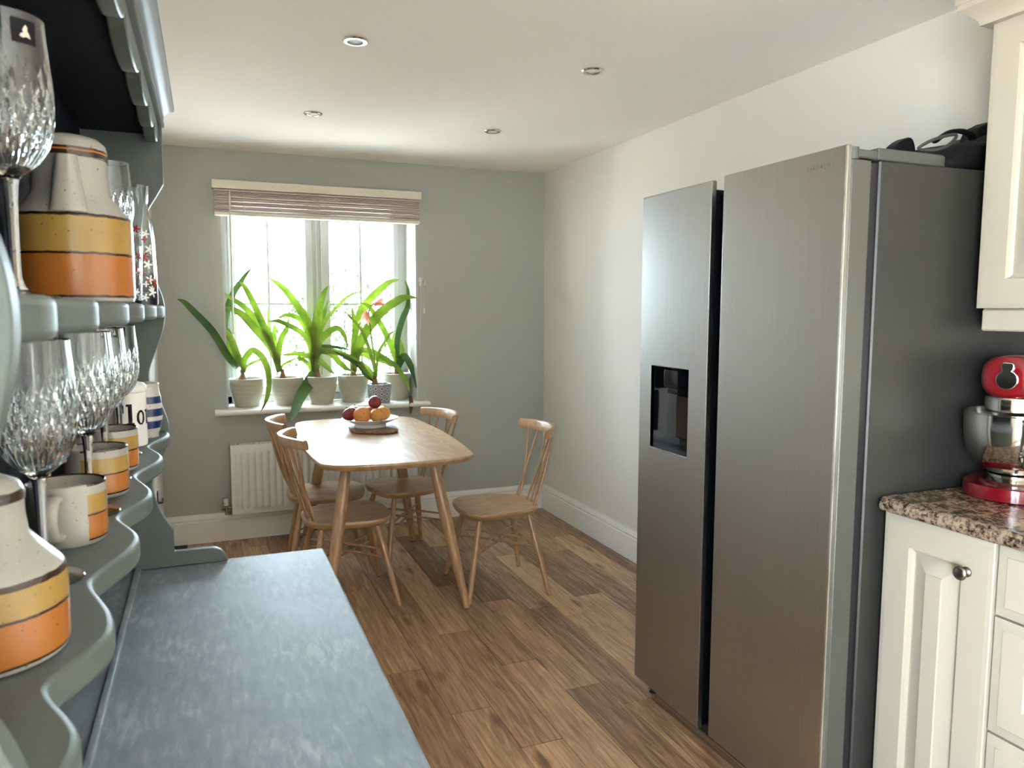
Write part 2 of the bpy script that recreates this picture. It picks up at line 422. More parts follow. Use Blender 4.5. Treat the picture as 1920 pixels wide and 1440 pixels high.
def granite_mat():
    m, nt, p = new_mat('brown_granite_laminate'); L = nt.links.new
    tc = node(nt, 'ShaderNodeTexCoord')
    n1 = node(nt, 'ShaderNodeTexNoise'); n1.inputs['Scale'].default_value = 95; n1.inputs['Detail'].default_value = 6; n1.inputs['Roughness'].default_value = 0.7; L(tc.outputs['Object'], n1.inputs['Vector'])
    n2 = node(nt, 'ShaderNodeTexNoise'); n2.inputs['Scale'].default_value = 26; n2.inputs['Detail'].default_value = 3; L(tc.outputs['Object'], n2.inputs['Vector'])
    ad = node(nt, 'ShaderNodeMath', operation='MULTIPLY_ADD'); ad.inputs[1].default_value = 0.4; L(n2.outputs['Fac'], ad.inputs[0]); L(n1.outputs['Fac'], ad.inputs[2])
    rp = ramp(nt, [(0.56, (0.010, 0.006, 0.004)), (0.63, (0.055, 0.034, 0.022)), (0.70, (0.165, 0.115, 0.078)), (0.80, (0.27, 0.20, 0.15))])
    L(ad.outputs[0], rp.inputs[0]); L(rp.outputs[0], p.inputs['Base Color']); p.inputs['Roughness'].default_value = 0.2
    return m
M['granite'] = granite_mat()
def brushed_paint():
    m, nt, p = new_mat('brushed_worktop_paint'); L = nt.links.new
    tc = node(nt, 'ShaderNodeTexCoord')
    mp = node(nt, 'ShaderNodeMapping'); mp.inputs['Scale'].default_value = (90, 22, 1); L(tc.outputs['Object'], mp.inputs['Vector'])
    n1 = node(nt, 'ShaderNodeTexNoise'); n1.inputs['Scale'].default_value = 1; n1.inputs['Detail'].default_value = 5; n1.inputs['Distortion'].default_value = 0.4; L(mp.outputs[0], n1.inputs['Vector'])
    n2 = node(nt, 'ShaderNodeTexNoise'); n2.inputs['Scale'].default_value = 9; n2.inputs['Detail'].default_value = 6; L(tc.outputs['Object'], n2.inputs['Vector'])
    ml = node(nt, 'ShaderNodeMath', operation='MULTIPLY'); L(n1.outputs['Fac'], ml.inputs[0]); L(n2.outputs['Fac'], ml.inputs[1])
    rp = ramp(nt, [(0.12, (0.150, 0.182, 0.215)), (0.28, (0.195, 0.234, 0.27)), (0.42, (0.29, 0.33, 0.365))]); L(ml.outputs[0], rp.inputs[0]); L(rp.outputs[0], p.inputs['Base Color'])
    mr = node(nt, 'ShaderNodeMapRange'); mr.inputs[3].default_value = 0.39; mr.inputs[4].default_value = 0.57; p.inputs['Specular IOR Level'].default_value = 0.22; L(n2.outputs['Fac'], mr.inputs[0]); L(mr.outputs[0], p.inputs['Roughness'])
    bp = node(nt, 'ShaderNodeBump'); bp.inputs['Strength'].default_value = 0.25; bp.inputs['Distance'].default_value = 0.0012; L(n1.outputs['Fac'], bp.inputs['Height']); L(bp.outputs['Normal'], p.inputs['Normal'])
    return m
M['worktop_paint'] = brushed_paint()
def tile_pot_mat():
    """blue-grey and white geometric print: rings on a grid, wrapped round the pot"""
    m, nt, p = new_mat('patterned_pot_glaze'); L = nt.links.new
    def mth(op, a, b=None, c=None):
        n = node(nt, 'ShaderNodeMath', operation=op)
        for i, x in enumerate((a, b, c)):
            if x is None: continue
            if isinstance(x, (int, float)): n.inputs[i].default_value = x
            else: L(x, n.inputs[i])
        return n.outputs[0]
    tc = node(nt, 'ShaderNodeTexCoord'); sp = node(nt, 'ShaderNodeSeparateXYZ'); L(tc.outputs['Object'], sp.inputs[0])
    ang = mth('ARCTAN2', sp.outputs[1], sp.outputs[0])
    u = mth('MULTIPLY', ang, 12 / (2 * PI)); v = mth('MULTIPLY', sp.outputs[2], 1 / 0.034)
    def ringset(du, dv):
        fu = mth('SUBTRACT', mth('FRACT', mth('ADD', u, 20.0 + du)), 0.5); fv = mth('SUBTRACT', mth('FRACT', mth('ADD', v, dv)), 0.5)
        r = mth('SQRT', mth('ADD', mth('MULTIPLY', fu, fu), mth('MULTIPLY', fv, fv)))
        a = mth('LESS_THAN', mth('ABSOLUTE', mth('SUBTRACT', r, 0.33)), 0.055)
        b = mth('LESS_THAN', mth('ABSOLUTE', mth('SUBTRACT', r, 0.13)), 0.05)
        return a, b, fu, fv
    a, b, fu, fv = ringset(0.0, 0.25); a2, b2, f2, g2 = ringset(0.5, 0.75)
    cr = mth('LESS_THAN', mth('MINIMUM', mth('ABSOLUTE', f2), mth('ABSOLUTE', g2)), 0.035)
    cr = mth('MULTIPLY', cr, mth('GREATER_THAN', mth('ADD', mth('ABSOLUTE', fu), mth('ABSOLUTE', fv)), 0.42))
    dia = mth('LESS_THAN', mth('ADD', mth('ABSOLUTE', f2), mth('ABSOLUTE', g2)), 0.2)
    tot = mth('MINIMUM', mth('ADD', mth('ADD', a, b), mth('ADD', cr, dia)), 1.0)
    mx = node(nt, 'ShaderNodeMix', data_type='RGBA'); mx.inputs[6].default_value = (0.55, 0.57, 0.57, 1); mx.inputs[7].default_value = (0.022, 0.028, 0.045, 1)
    L(tot, mx.inputs[0]); L(mx.outputs[2], p.inputs['Base Color']); p.inputs['Roughness'].default_value = 0.35
    return m
M['tile_pot'] = tile_pot_mat()
M['pot'] = plain('cream_glazed_pot', (0.40, 0.37, 0.29), 0.32, vary=0.05, vscale=14)
def plate_mat():
    m, nt, p = new_mat('blue_and_white_plate'); L = nt.links.new
    tc = node(nt, 'ShaderNodeTexCoord'); sp = node(nt, 'ShaderNodeSeparateXYZ'); L(tc.outputs['Object'], sp.inputs[0])
    vo = node(nt, 'ShaderNodeTexVoronoi'); vo.inputs['Scale'].default_value = 75; L(tc.outputs['Object'], vo.inputs['Vector'])
    g = node(nt, 'ShaderNodeMath', operation='LESS_THAN'); g.inputs[1].default_value = 0.33; L(vo.outputs['Distance'], g.inputs[0])
    cb = node(nt, 'ShaderNodeCombineXYZ'); L(sp.outputs[0], cb.inputs[0]); L(sp.outputs[1], cb.inputs[1])
    ln = node(nt, 'ShaderNodeVectorMath', operation='LENGTH'); L(cb.outputs[0], ln.inputs[0])
    b = node(nt, 'ShaderNodeMath', operation='GREATER_THAN'); b.inputs[1].default_value = 0.105; L(ln.outputs['Value'], b.inputs[0])
    geo = node(nt, 'ShaderNodeNewGeometry'); sn = node(nt, 'ShaderNodeSeparateXYZ'); L(geo.outputs['Normal'], sn.inputs[0])
    up = node(nt, 'ShaderNodeMath', operation='GREATER_THAN'); up.inputs[1].default_value = 0.2; L(sn.outputs[2], up.inputs[0])
    m1 = node(nt, 'ShaderNodeMath', operation='MULTIPLY'); L(g.outputs[0], m1.inputs[0]); L(b.outputs[0], m1.inputs[1])
    m2 = node(nt, 'ShaderNodeMath', operation='MULTIPLY'); L(m1.outputs[0], m2.inputs[0]); L(up.outputs[0], m2.inputs[1])
    mx = node(nt, 'ShaderNodeMix', data_type='RGBA'); mx.inputs[6].default_value = (0.80, 0.79, 0.76, 1); mx.inputs[7].default_value = (0.10, 0.17, 0.42, 1)
    L(m2.outputs[0], mx.inputs[0]); L(mx.outputs[2], p.inputs['Base Color']); p.inputs['Roughness'].default_value = 0.15
    return m
M['plate'] = plate_mat()
def fruit_mat(name, c1, c2, c3, rough=0.35, scale=14, bump=0.0):
    m, nt, p = new_mat(name); L = nt.links.new
    tc = node(nt, 'ShaderNodeTexCoord'); nz = node(nt, 'ShaderNodeTexNoise'); nz.inputs['Scale'].default_value = scale; nz.inputs['Detail'].default_value = 4
    L(tc.outputs['Object'], nz.inputs['Vector'])
    rp = ramp(nt, [(0.3, c1), (0.52, c2), (0.72, c3)]); L(nz.outputs['Fac'], rp.inputs[0]); L(rp.outputs[0], p.inputs['Base Color']); p.inputs['Roughness'].default_value = rough
    p.inputs['Subsurface Weight'].default_value = 0.0
    if bump:
        nb = node(nt, 'ShaderNodeTexNoise'); nb.inputs['Scale'].default_value = 260; L(tc.outputs['Object'], nb.inputs['Vector'])
        bp = node(nt, 'ShaderNodeBump'); bp.inputs['Strength'].default_value = bump; bp.inputs['Distance'].default_value = 0.001; L(nb.outputs['Fac'], bp.inputs['Height']); L(bp.outputs['Normal'], p.inputs['Normal'])
    return m
M['orange'] = fruit_mat('orange_peel', (0.50, 0.165, 0.035), (0.56, 0.21, 0.05), (0.60, 0.27, 0.07), 0.42, 8, 0.3)
M['apricot'] = fruit_mat('apricot_skin', (0.50, 0.20, 0.03), (0.55, 0.25, 0.045), (0.57, 0.29, 0.08), 0.5, 8)
M['red_apple'] = fruit_mat('red_apple_skin', (0.085, 0.004, 0.008), (0.145, 0.008, 0.012), (0.23, 0.027, 0.02), 0.22, 16)
M['pale_apple'] = fruit_mat('blushed_apple_skin', (0.62, 0.16, 0.09), (0.68, 0.38, 0.14), (0.72, 0.52, 0.22), 0.3, 12)
M['peach'] = fruit_mat('peach_skin', (0.42, 0.11, 0.07), (0.54, 0.24, 0.13), (0.57, 0.32, 0.2), 0.6, 10)

# ================================================================== SETTING
# window opening in the back wall
WX0, WX1, WZ0, WZ1 = 0.105, 1.270, 0.800, 2.040
WT = 0.33
b = MB()
b.box(XL - 0.15, WX0, YW, YW + WT, 0, H); b.box(WX1, XW + 0.15, YW, YW + WT, 0, H)
b.box(WX0, WX1, YW, YW + WT, 0, WZ0 - 0.03); b.box(WX0, WX1, YW, YW + WT, WZ1, H)
struct(b.build('wall_back', M['sage_wall'], smooth=0))
b = MB(); b.box(XW, XW + 0.15, YF - 0.2, YW, 0, H)
struct(b.build('wall_right', M['cream_wall'], smooth=0))
FX0, FX1, FZ0, FZ1 = -1.55, -0.20, 0.12, 2.05      # unseen opening added in the left wall behind the camera, for fill light
b = MB()
b.box(XL - 0.15, XL, YF - 0.2, FX0, 0, H); b.box(XL - 0.15, XL, FX1, YW, 0, H); b.box(XL - 0.15, XL, FX0, FX1, 0, FZ0); b.box(XL - 0.15, XL, FX0, FX1, FZ1, H)
struct(b.build('wall_left', M['cream_wall'], smooth=0))
b = MB(); b.box(XL, XW, YF - 0.2, YF, 0, H)
struct(b.build('wall_front', M['cream_wall'], smooth=0))
b = MB(); b.box(XL - 0.15, XW + 0.15, YF - 0.2, YW + WT, H, H + 0.15)
struct(b.build('ceiling', M['ceiling'], smooth=0))
b = MB(); b.box(XL - 0.15, XW + 0.15, YF - 0.2, YW + WT, -0.15, -0.004)
floor = struct(b.build('floor', M['subfloor'], smooth=0))

# floor planks: 148 mm strips, 905 mm long, joints where the photograph shows them
PW, PL = 0.148, 0.905
joint = {0.592: 2.748, 0.740: 2.384, 0.888: 2.110, 1.036: 2.660, 1.184: 2.390, 1.332: 3.130, 1.480: 3.000, 1.628: 3.196}
def plank_mesh(w, l):
    m = MB(); g = 0.0009
    x, y = w / 2 - g, l / 2 - g
    m.stack([[(-x, -y, -0.008), (x, -y, -0.008), (x, y, -0.008), (-x, y, -0.008)],
             [(-x, -y, -0.0008), (x, -y, -0.0008), (x, y, -0.0008), (-x, y, -0.0008)],
             [(-x + 0.0012, -y + 0.0012, 0), (x - 0.0012, -y + 0.0012, 0), (x - 0.0012, y - 0.0012, 0), (-x + 0.0012, y - 0.0012, 0)]], True, False)
    me = m.mesh('plank', 0); me.materials.append(M['plank']); return me
cache = {}
k = -6
while 0.740 + k * PW < XW - 0.01:
    xa = 0.740 + k * PW; xb = xa + PW; k += 1
    x0, x1 = max(xa, XL), min(xb, XW)
    if x1 - x0 < 0.01: continue
    j = joint.get(round(xa, 3), 2.2 + random.random() * PL)
    y = j - PL * 6
    while y < YW:
        y0, y1 = max(y, YF), min(y + PL, YW); y += PL
        if y1 - y0 < 0.02: continue
        key = (round(x1 - x0, 3), round(y1 - y0, 3))
        if key not in cache: cache[key] = plank_mesh(*key)
        o = bpy.data.objects.new('plank', cache[key]); COL.objects.link(o)
        o.location = ((x0 + x1) / 2, (y0 + y1) / 2, 0); o.parent = floor

# skirting boards
def skirt_profile():
    return [(0, 0), (0.018, 0), (0.018, 0.128), (0.014, 0.133), (0.014, 0.138), (0.0165, 0.144), (0.012, 0.158), (0.006, 0.166), (0.006, 0.172), (0, 0.172)]
b = MB(); b.prism([(YW - d, z) for d, z in skirt_profile()], 'x', XL + 0.02, XW)
struct(b.build('baseboard_back', M['white_gloss'], smooth=25))
b = MB(); b.prism([(XW - d, z) for d, z in skirt_profile()], 'y', YF, YW - 0.018)
struct(b.build('baseboard_right', M['white_gloss'], smooth=25))
b = MB(); b.prism([(XL + d, z) for d, z in skirt_profile()], 'y', -0.19, 4.0)
struct(b.build('baseboard_left', M['white_gloss'], smooth=25))
# door casing at the far end of the left wall, with its latch
b = MB(); b.box(XL, XL + 0.016, 4.02, 4.12, 0, 2.05, 0.004); b.box(XL, XL + 0.010, 4.12, YW - 0.02, 0, 2.0, 0.002); b.box(XL, XL + 0.016, 4.02, YW - 0.004, 2.0, 2.08, 0.004)
tr = struct(b.build('trim_1', M['matt_white'], smooth=25))
b = MB(); b.box(XL + 0.010, XL + 0.016, 4.20, 4.24, 0.33, 0.46, 0.002); b.tube([(XL + 0.016, 4.22, 0.40), (XL + 0.032, 4.22, 0.40), (XL + 0.032, 4.28, 0.405)], [0.006, 0.007, 0.006], 8)
b.build('latch', M['black'], tr)

# ------------------------------------------------------------------ window 1 (back wall)
win = bpy.data.objects.new('window_1', None); COL.objects.link(win); win.location = (0.69, 5.08, WZ0); win['kind'] = 'structure'; ORG['window_1'] = Vector(win.location)
FY0, FY1 = 5.055, 5.125       # frame depth
b = MB(); b.box(WX0 - 0.006, WX0 + 0.004, YW - 0.001, FY0, WZ0, WZ1); b.box(WX1 - 0.004, WX1 + 0.006, YW - 0.001, FY0, WZ0, WZ1); b.box(WX0 - 0.006, WX1 + 0.006, YW - 0.001, FY0, WZ1 - 0.004, WZ1 + 0.006)
b.build('reveal', M['reveal'], win, 0)
b = MB()
b.box(WX0, WX0 + 0.036, FY0, FY1, WZ0, WZ1, 0.004); b.box(WX1 - 0.052, WX1, FY0, FY1, WZ0, WZ1, 0.004)
b.box(WX0, WX1, FY0, FY1, WZ1 - 0.045, WZ1, 0.004); b.box(WX0, WX1, FY0, FY1, WZ0, WZ0 + 0.05, 0.004)
b.build('outer_frame', M['upvc'], win)
b = MB(); b.box(0.652, 0.705, FY0, FY1, WZ0 + 0.05, WZ1 - 0.045, 0.004); b.box(0.672, 0.686, FY0 - 0.008, FY0 + 0.004, WZ0 + 0.05, WZ1 - 0.045, 0.002)
b.build('centre_post', M['upvc'], win)
def sash(x0, x1, g0, g1, bar):
    z0, z1 = WZ0 + 0.05, WZ1 - 0.045; ga, gb = 0.905, 1.962
    s = MB(); ys, ye = FY0 - 0.014, FY0 + 0.05
    s.box(x0, g0, ys, ye, z0, z1, 0.005); s.box(g1, x1, ys, ye, z0, z1, 0.005)
    s.box(g0 - 0.002, g1 + 0.002, ys, ye, z0, ga, 0.005); s.box(g0 - 0.002, g1 + 0.002, ys, ye, gb, z1, 0.005)
    so = s.build('sash', M['upvc'], win)
    zb = 1.430
    q = MB(); q.box(bar - 0.008, bar + 0.008, FY0 + 0.012, FY0 + 0.028, ga, gb, 0.003); q.build('glazing_bar', M['upvc'], so)
    q = MB(); q.box(g0, bar - 0.008, FY0 + 0.012, FY0 + 0.028, zb - 0.007, zb + 0.007, 0.003); q.build('glazing_bar', M['upvc'], so)
    q = MB(); q.box(bar + 0.008, g1, FY0 + 0.012, FY0 + 0.028, zb - 0.007, zb + 0.007, 0.003); q.build('glazing_bar', M['upvc'], so)
    for xa, xb in ((g0, bar - 0.008), (bar + 0.008, g1)):
        for za, zc in ((ga, zb - 0.007), (zb + 0.007, gb)):
            q = MB(); q.add([(xa, FY0 + 0.02, za), (xb, FY0 + 0.02, za), (xb, FY0 + 0.02, zc), (xa, FY0 + 0.02, zc)], [(0, 1, 2, 3)])
            q.build('pane', M['pane'], so, 0)
sash(WX0 + 0.034, 0.654, 0.178, 0.603, 0.378)
sash(0.703, WX1 - 0.050, 0.758, 1.178, 0.965)
b = MB(); b.box(0.640, 0.650, FY0 - 0.022, FY0 - 0.012, 1.20, 1.26, 0.003); b.tube([(0.645, FY0 - 0.024, 1.25), (0.645, FY0 - 0.036, 1.25), (0.645, FY0 - 0.038, 1.33), (0.645, FY0 - 0.036, 1.37)], [0.006, 0.008, 0.008, 0.005], 8)
b.build('handle', M['black'], win)
# sill board with a rounded nosing
pr = [(5.058, 0.768), (5.058, 0.800), (4.728, 0.800)] + [(4.728 - 0.016 * math.sin(a), 0.784 + 0.016 * math.cos(a)) for a in [PI * i / 8 for i in range(1, 8)]] + [(4.728, 0.768)]
b = MB(); b.prism([(y, z) for y, z in pr if y < YW + 1], 'x', WX0 + 0.001, WX1 - 0.001)
nose = [(YW - 0.002, 0.768), (YW - 0.002, 0.800)] + pr[2:]
b.prism(nose, 'x', 0.031, WX0 + 0.001); b.prism(nose, 'x', WX1 - 0.001, 1.338)
b.build('sill', M['white_gloss'], win, 30)

# added glazed door, out of view, that lets more daylight into the room
w2 = bpy.data.objects.new('added_fill_window', None); COL.objects.link(w2); w2.location = (XL - 0.08, (FX0 + FX1) / 2, FZ0); w2['kind'] = 'structure'; ORG['added_fill_window'] = Vector(w2.location)
b = MB(); x0, x1 = XL - 0.10, XL - 0.04; ym = (FX0 + FX1) / 2
b.box(x0, x1, FX0, FX0 + 0.06, FZ0, FZ1, 0.004); b.box(x0, x1, FX1 - 0.06, FX1, FZ0, FZ1, 0.004); b.box(x0, x1, FX0, FX1, FZ0, FZ0 + 0.08, 0.004); b.box(x0, x1, FX0, FX1, FZ1 - 0.06, FZ1, 0.004); b.box(x0, x1, ym - 0.05, ym + 0.05, FZ0, FZ1, 0.004)
b.build('outer_frame', M['upvc'], w2)
for ya, yb in ((FX0 + 0.06, ym - 0.05), (ym + 0.05, FX1 - 0.06)):
    b = MB(); b.add([(x0 + 0.03, ya, FZ0 + 0.08), (x0 + 0.03, yb, FZ0 + 0.08), (x0 + 0.03, yb, FZ1 - 0.06), (x0 + 0.03, ya, FZ1 - 0.06)], [(0, 1, 2, 3)]); b.build('pane', M['pane'], w2, 0)

# ------------------------------------------------------------------ garden
b = MB(); b.box(-14, XL - 0.16, -10, YW + WT, -0.4, -0.25); b.box(-14, 16, YW + WT, 30, -0.4, -0.25)
o = b.build('lawn', M['lawn'], None, 0); struct(o); o.name = 'ground'
def shrub(name, label, loc, lumps, n, size, seed, group=None):
    rnd = random.Random(seed)
    t = thing(name, label, 'shrub', loc, 0, group)
    m = MB(); vs = []; fs = []
    for i in range(n):
        cx, cy, cz, r = rnd.choice(lumps)
        d = Vector((rnd.gauss(0, 1), rnd.gauss(0, 1), rnd.gauss(0, 1))).normalized() * r * (0.55 + 0.5 * rnd.random())
        c = Vector((loc[0] + cx, loc[1] + cy, loc[2] + cz)) + d
        a = Vector((rnd.gauss(0, 1), rnd.gauss(0, 1), rnd.gauss(0, 0.6))).normalized(); w = a.orthogonal().normalized()
        w = Matrix.Rotation(rnd.random() * 6.28, 3, a) @ w
        l = size * (0.6 + 0.8 * rnd.random())
        q = len(vs); vs += [c, c + a * l * 0.5 + w * l * 0.3, c + a * l, c + a * l * 0.5 - w * l * 0.3]; fs.append((q, q + 1, q + 2, q + 3))
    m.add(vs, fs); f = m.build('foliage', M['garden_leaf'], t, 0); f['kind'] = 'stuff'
    m = MB()
    for cx, cy, cz, r in lumps:
        m.tube([(loc[0] + cx * 0.15, loc[1] + cy * 0.15, loc[2]), (loc[0] + cx * 0.6, loc[1] + cy * 0.6, loc[2] + cz * 0.55), (loc[0] + cx, loc[1] + cy, loc[2] + cz)], [0.03, 0.02, 0.006], 6)
    m.build('stem', M['bark'], t)
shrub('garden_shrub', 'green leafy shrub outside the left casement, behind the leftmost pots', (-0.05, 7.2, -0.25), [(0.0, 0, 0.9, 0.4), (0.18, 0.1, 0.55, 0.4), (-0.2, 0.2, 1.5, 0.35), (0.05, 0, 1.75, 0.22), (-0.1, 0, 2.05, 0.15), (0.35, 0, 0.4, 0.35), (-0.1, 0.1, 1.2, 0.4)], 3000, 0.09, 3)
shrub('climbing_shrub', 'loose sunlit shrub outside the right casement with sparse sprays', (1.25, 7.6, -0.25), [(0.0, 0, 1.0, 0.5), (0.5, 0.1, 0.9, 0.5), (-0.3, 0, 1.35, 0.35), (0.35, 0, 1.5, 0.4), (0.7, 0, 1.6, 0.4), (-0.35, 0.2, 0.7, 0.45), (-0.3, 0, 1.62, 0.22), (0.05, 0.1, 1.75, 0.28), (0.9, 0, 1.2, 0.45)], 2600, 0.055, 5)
t = thing('garden_pergola', 'weathered timber rail on posts seen through the left casement', 'pergola', (0.4, 9.5, -0.25))
b = MB(); b.box(-0.35, 0.75, 9.45, 9.55, 1.66, 1.72, 0.006); b.build('beam', M['bark'], t)
for x in (-0.3, 0.7):
    b = MB(); b.box(x - 0.02, x + 0.02, 9.47, 9.53, -0.25, 1.66, 0.006); b.build('post', M['bark'], t)

# ------------------------------------------------------------------ downlights
LPOS = [((0.511, 2.71), 'white-looking round downlight in the ceiling nearest the dresser cornice'),
        ((0.504, 3.763), 'round ceiling downlight above the left side of the window blind'),
        ((1.423, 2.691), 'chrome-rimmed ceiling downlight nearest above the fridge freezer'),
        ((1.411, 3.766), 'chrome-rimmed ceiling downlight farthest right, near the back wall corner')]
t = thing('ceiling_downlight', LPOS[0][1], 'downlight', (LPOS[0][0][0], LPOS[0][0][1], H), 0, 'recessed ceiling downlights', local=True)
b = MB(); b.lathe([(0.026, 0.0), (0.026, -0.006), (0.030, -0.0085), (0.040, -0.0075), (0.044, -0.003), (0.044, 0.0)], n=40); b.build('rim', M['chrome'], t, 40)
b = MB(); b.lathe([(0.026, -0.003), (0.018, -0.0045), (0, -0.005)], n=32); b.build('lens', M['lamp_lens'], t, 60)
km = kid_map()
for (x, y), lab in LPOS[1:]:
    c = copy_tree(t, km); c.location = (x, y, H); c['label'] = lab

# ------------------------------------------------------------------ radiator
t = thing('wall_radiator', 'white ribbed panel radiator on the sage wall under the window', 'radiator', (0.674, 4.73, 0.175))
x0, x1, z0, z1 = 0.108, 1.240, 0.175, 0.590
m = MB(); nr = 28; pitch = (x1 - x0 - 0.05) / nr; xs = [x0, x0 + 0.022]
dep = [0, 0]
for i in range(nr):
    s = x0 + 0.025 + i * pitch
    for f, d in ((0.08, 0), (0.22, 1), (0.5, 1), (0.78, 1), (0.92, 0)):
        xs.append(s + f * pitch); dep.append(d)
xs += [x1 - 0.022, x1]; dep += [0, 0]
zs = [(z0, 0), (z0 + 0.028, 0), (z0 + 0.042, 1), (z1 - 0.052, 1), (z1 - 0.040, 0), (z1 - 0.006, 0), (z1, 0)]
vs = []; fs = []
for z, a in zs:
    for x, d in zip(xs, dep):
        vs.append((x, 4.697 - (0.0105 * d * a if a else 0) + (0.004 if z in (z0, z1) else 0), z))
n = len(xs)
for j in range(len(zs) - 1):
    for i in range(n - 1): fs.append((j * n + i, j * n + i + 1, (j + 1) * n + i + 1, (j + 1) * n + i))
m.add(vs, fs); m.box(x0, x1, 4.699, 4.712, z0, z1, 0.004)
m.build('front_panel', M['radiator'], t, 50)
b = MB(); b.box(x0 + 0.004, x1 - 0.004, 4.755, 4.770, z0 + 0.01, z1 - 0.01, 0.004); b.build('rear_panel', M['radiator'], t)
b = MB()
b.box(x0 - 0.002, x1 + 0.002, 4.700, 4.706, z1 - 0.012, z1 + 0.004, 0.001); b.box(x0 - 0.002, x1 + 0.002, 4.762, 4.770, z1 - 0.012, z1 + 0.004, 0.001)
for i in range(75):
    x = x0 + 0.012 + i * (x1 - x0 - 0.024) / 74; b.box(x - 0.0035, x + 0.0035, 4.703, 4.766, z1 - 0.006, z1 + 0.003)
b.build('top_grille', M['radiator'], t, 30)
for x in (x0, x1 - 0.002):
    b = MB(); b.box(x - 0.001, x + 0.003, 4.703, 4.768, z0 + 0.02, z1 + 0.002, 0.001); b.build('side_panel', M['radiator'], t)
for x in (0.35, 1.0):
    b = MB(); b.box(x - 0.02, x + 0.02, 4.768, YW - 0.001, 0.25, 0.5); b.build('bracket', M['radiator'], t)
v = MB(); v.tube([(0.075, 4.735, 0.198), (0.075, 4.735, 0.228)], 0.010, 12); v.tube([(0.050, 4.735, 0.214), (0.110, 4.735, 0.214)], 0.0075, 12); v.tube([(0.046, 4.735, 0.214), (0.056, 4.735, 0.214)], 0.011, 8)
v.tube([(0.075, 4.735, 0.205), (0.075, 4.735, 0.172)], 0.007, 10); v.tube([(0.075, 4.735, 0.180), (0.096, 4.738, 0.172), (0.098, 4.760, 0.170), (0.098, YW - 0.002, 0.170)], 0.007, 10)
vo = v.build('valve', M['brass'], t)
b = MB(); b.lathe([(0, 0.268), (0.013, 0.267), (0.015, 0.262), (0.0135, 0.236), (0.016, 0.230), (0.010, 0.226), (0, 0.226)], (0.075, 4.735, 0), 20); b.build('valve_cap', M['white_gloss'], vo)
b = MB(); b.tube([(1.262, 4.735, 0.0), (1.262, 4.735, 0.22)], 0.0075, 10); b.tube([(1.240, 4.735, 0.21), (1.270, 4.735, 0.21)], 0.009, 10); b.build('pipe', M['brass'], t)

# ------------------------------------------------------------------ blind
t = thing('wooden_blind', 'raised venetian blind of pale wooden slats with cream headrail over the window', 'blind', (0.672, 4.76, 2.135))
b = MB(); b.box(0.055, 1.292, 4.722, YW - 0.001, 2.087, 2.137, 0.004, 2); b.build('headrail', M['cream_rail'], t)
sm = None; ns = 15
for i in range(ns):
    z = 1.962 + i * 0.1195 / (ns - 1) + (0.002 if i % 3 == 1 else 0)
    if sm is None:
        m = MB(); m.box(-0.606, 0.606, -0.024, 0.024, -0.0026, 0.0026, 0.0008); sm = m.mesh('slat', 30); sm.materials.append(M['slat'])
    o = bpy.data.objects.new('slat', sm); COL.objects.link(o); o.parent = t
    o.location = (random.uniform(-0.002, 0.002), -0.010 + random.uniform(-0.0035, 0.0035), z - 2.135); o.rotation_euler = (random.uniform(-0.06, 0.06), 0, 0)
b = MB(); b.box(0.066, 1.280, 4.724, 4.776, 1.936, 1.957, 0.004, 2); b.build('bottom_rail', M['cream_rail'], t)
for x in (0.225, 0.655, 1.105):
    b = MB()
    for y in (4.7215, 4.778): b.tube([(x, y, 2.09), (x + 0.001, y, 1.99), (x, y, 1.937)], 0.0012, 6)
    b.build('ladder_cord', M['cord'], t)
b = MB(); b.tube([(0.151, 4.712, 2.085), (0.151, 4.708, 2.04)], 0.002, 8); b.tube([(0.151, 4.706, 2.045), (0.149, 4.701, 1.65), (0.146, 4.700, 1.252)], [0.0055, 0.005, 0.0055], 10); b.build('wand', M['cream_rail'], t)
b = MB()
for dx in (0, 0.012):
    b.tube([(1.196 + dx, 4.718, 1.94), (1.197 + dx * 1.2, 4.716, 1.60), (1.225 + dx, 4.73, 1.36), (1.262, 4.77, 1.18)], 0.0012, 6)
b.build('lift_cord', M['cord'], t)
t = thing('cord_cleat', 'cream blind cords tied at a wall cleat beside the window, with tassels', 'blind cord', (1.30, YW, 1.58))
b = MB(); b.box(1.290, 1.302, YW - 0.012, YW - 0.0005, 1.545, 1.605, 0.003); b.tube([(1.296, YW - 0.016, 1.552), (1.296, YW - 0.020, 1.600)], 0.004, 8); b.build('cleat', M['cord'], t)
b = MB()
b.tube(catmull([(1.280, 4.772, 1.585), (1.290, 4.766, 1.600), (1.305, 4.766, 1.590), (1.292, 4.764, 1.572), (1.276, 4.768, 1.578), (1.282, 4.770, 1.590)], 6), 0.0028, 6)
b.tube(catmull([(1.297, 4.768, 1.585), (1.294, 4.772, 1.45), (1.290, 4.776, 1.28), (1.284, 4.778, 1.16)], 6), 0.0016, 6)
b.tube(catmull([(1.300, 4.768, 1.585), (1.312, 4.770, 1.50), (1.316, 4.774, 1.40)], 6), 0.0016, 6)
b.tube(catmull([(1.288, 4.778, 1.19), (1.292, 4.778, 1.02), (1.286, 4.778, 0.97), (1.272, 4.778, 0.95)], 6), 0.001, 5)
b.build('cord', M['cord'], t)
for x, z in ((1.322, 1.575), (1.317, 1.395)):
    b = MB(); b.lathe([(0, 0.012), (0.004, 0.012), (0.0055, 0.004), (0.010, -0.018), (0.009, -0.024), (0, -0.025)], (x, 4.776, z), 14); b.build('tassel', M['cord'], t)

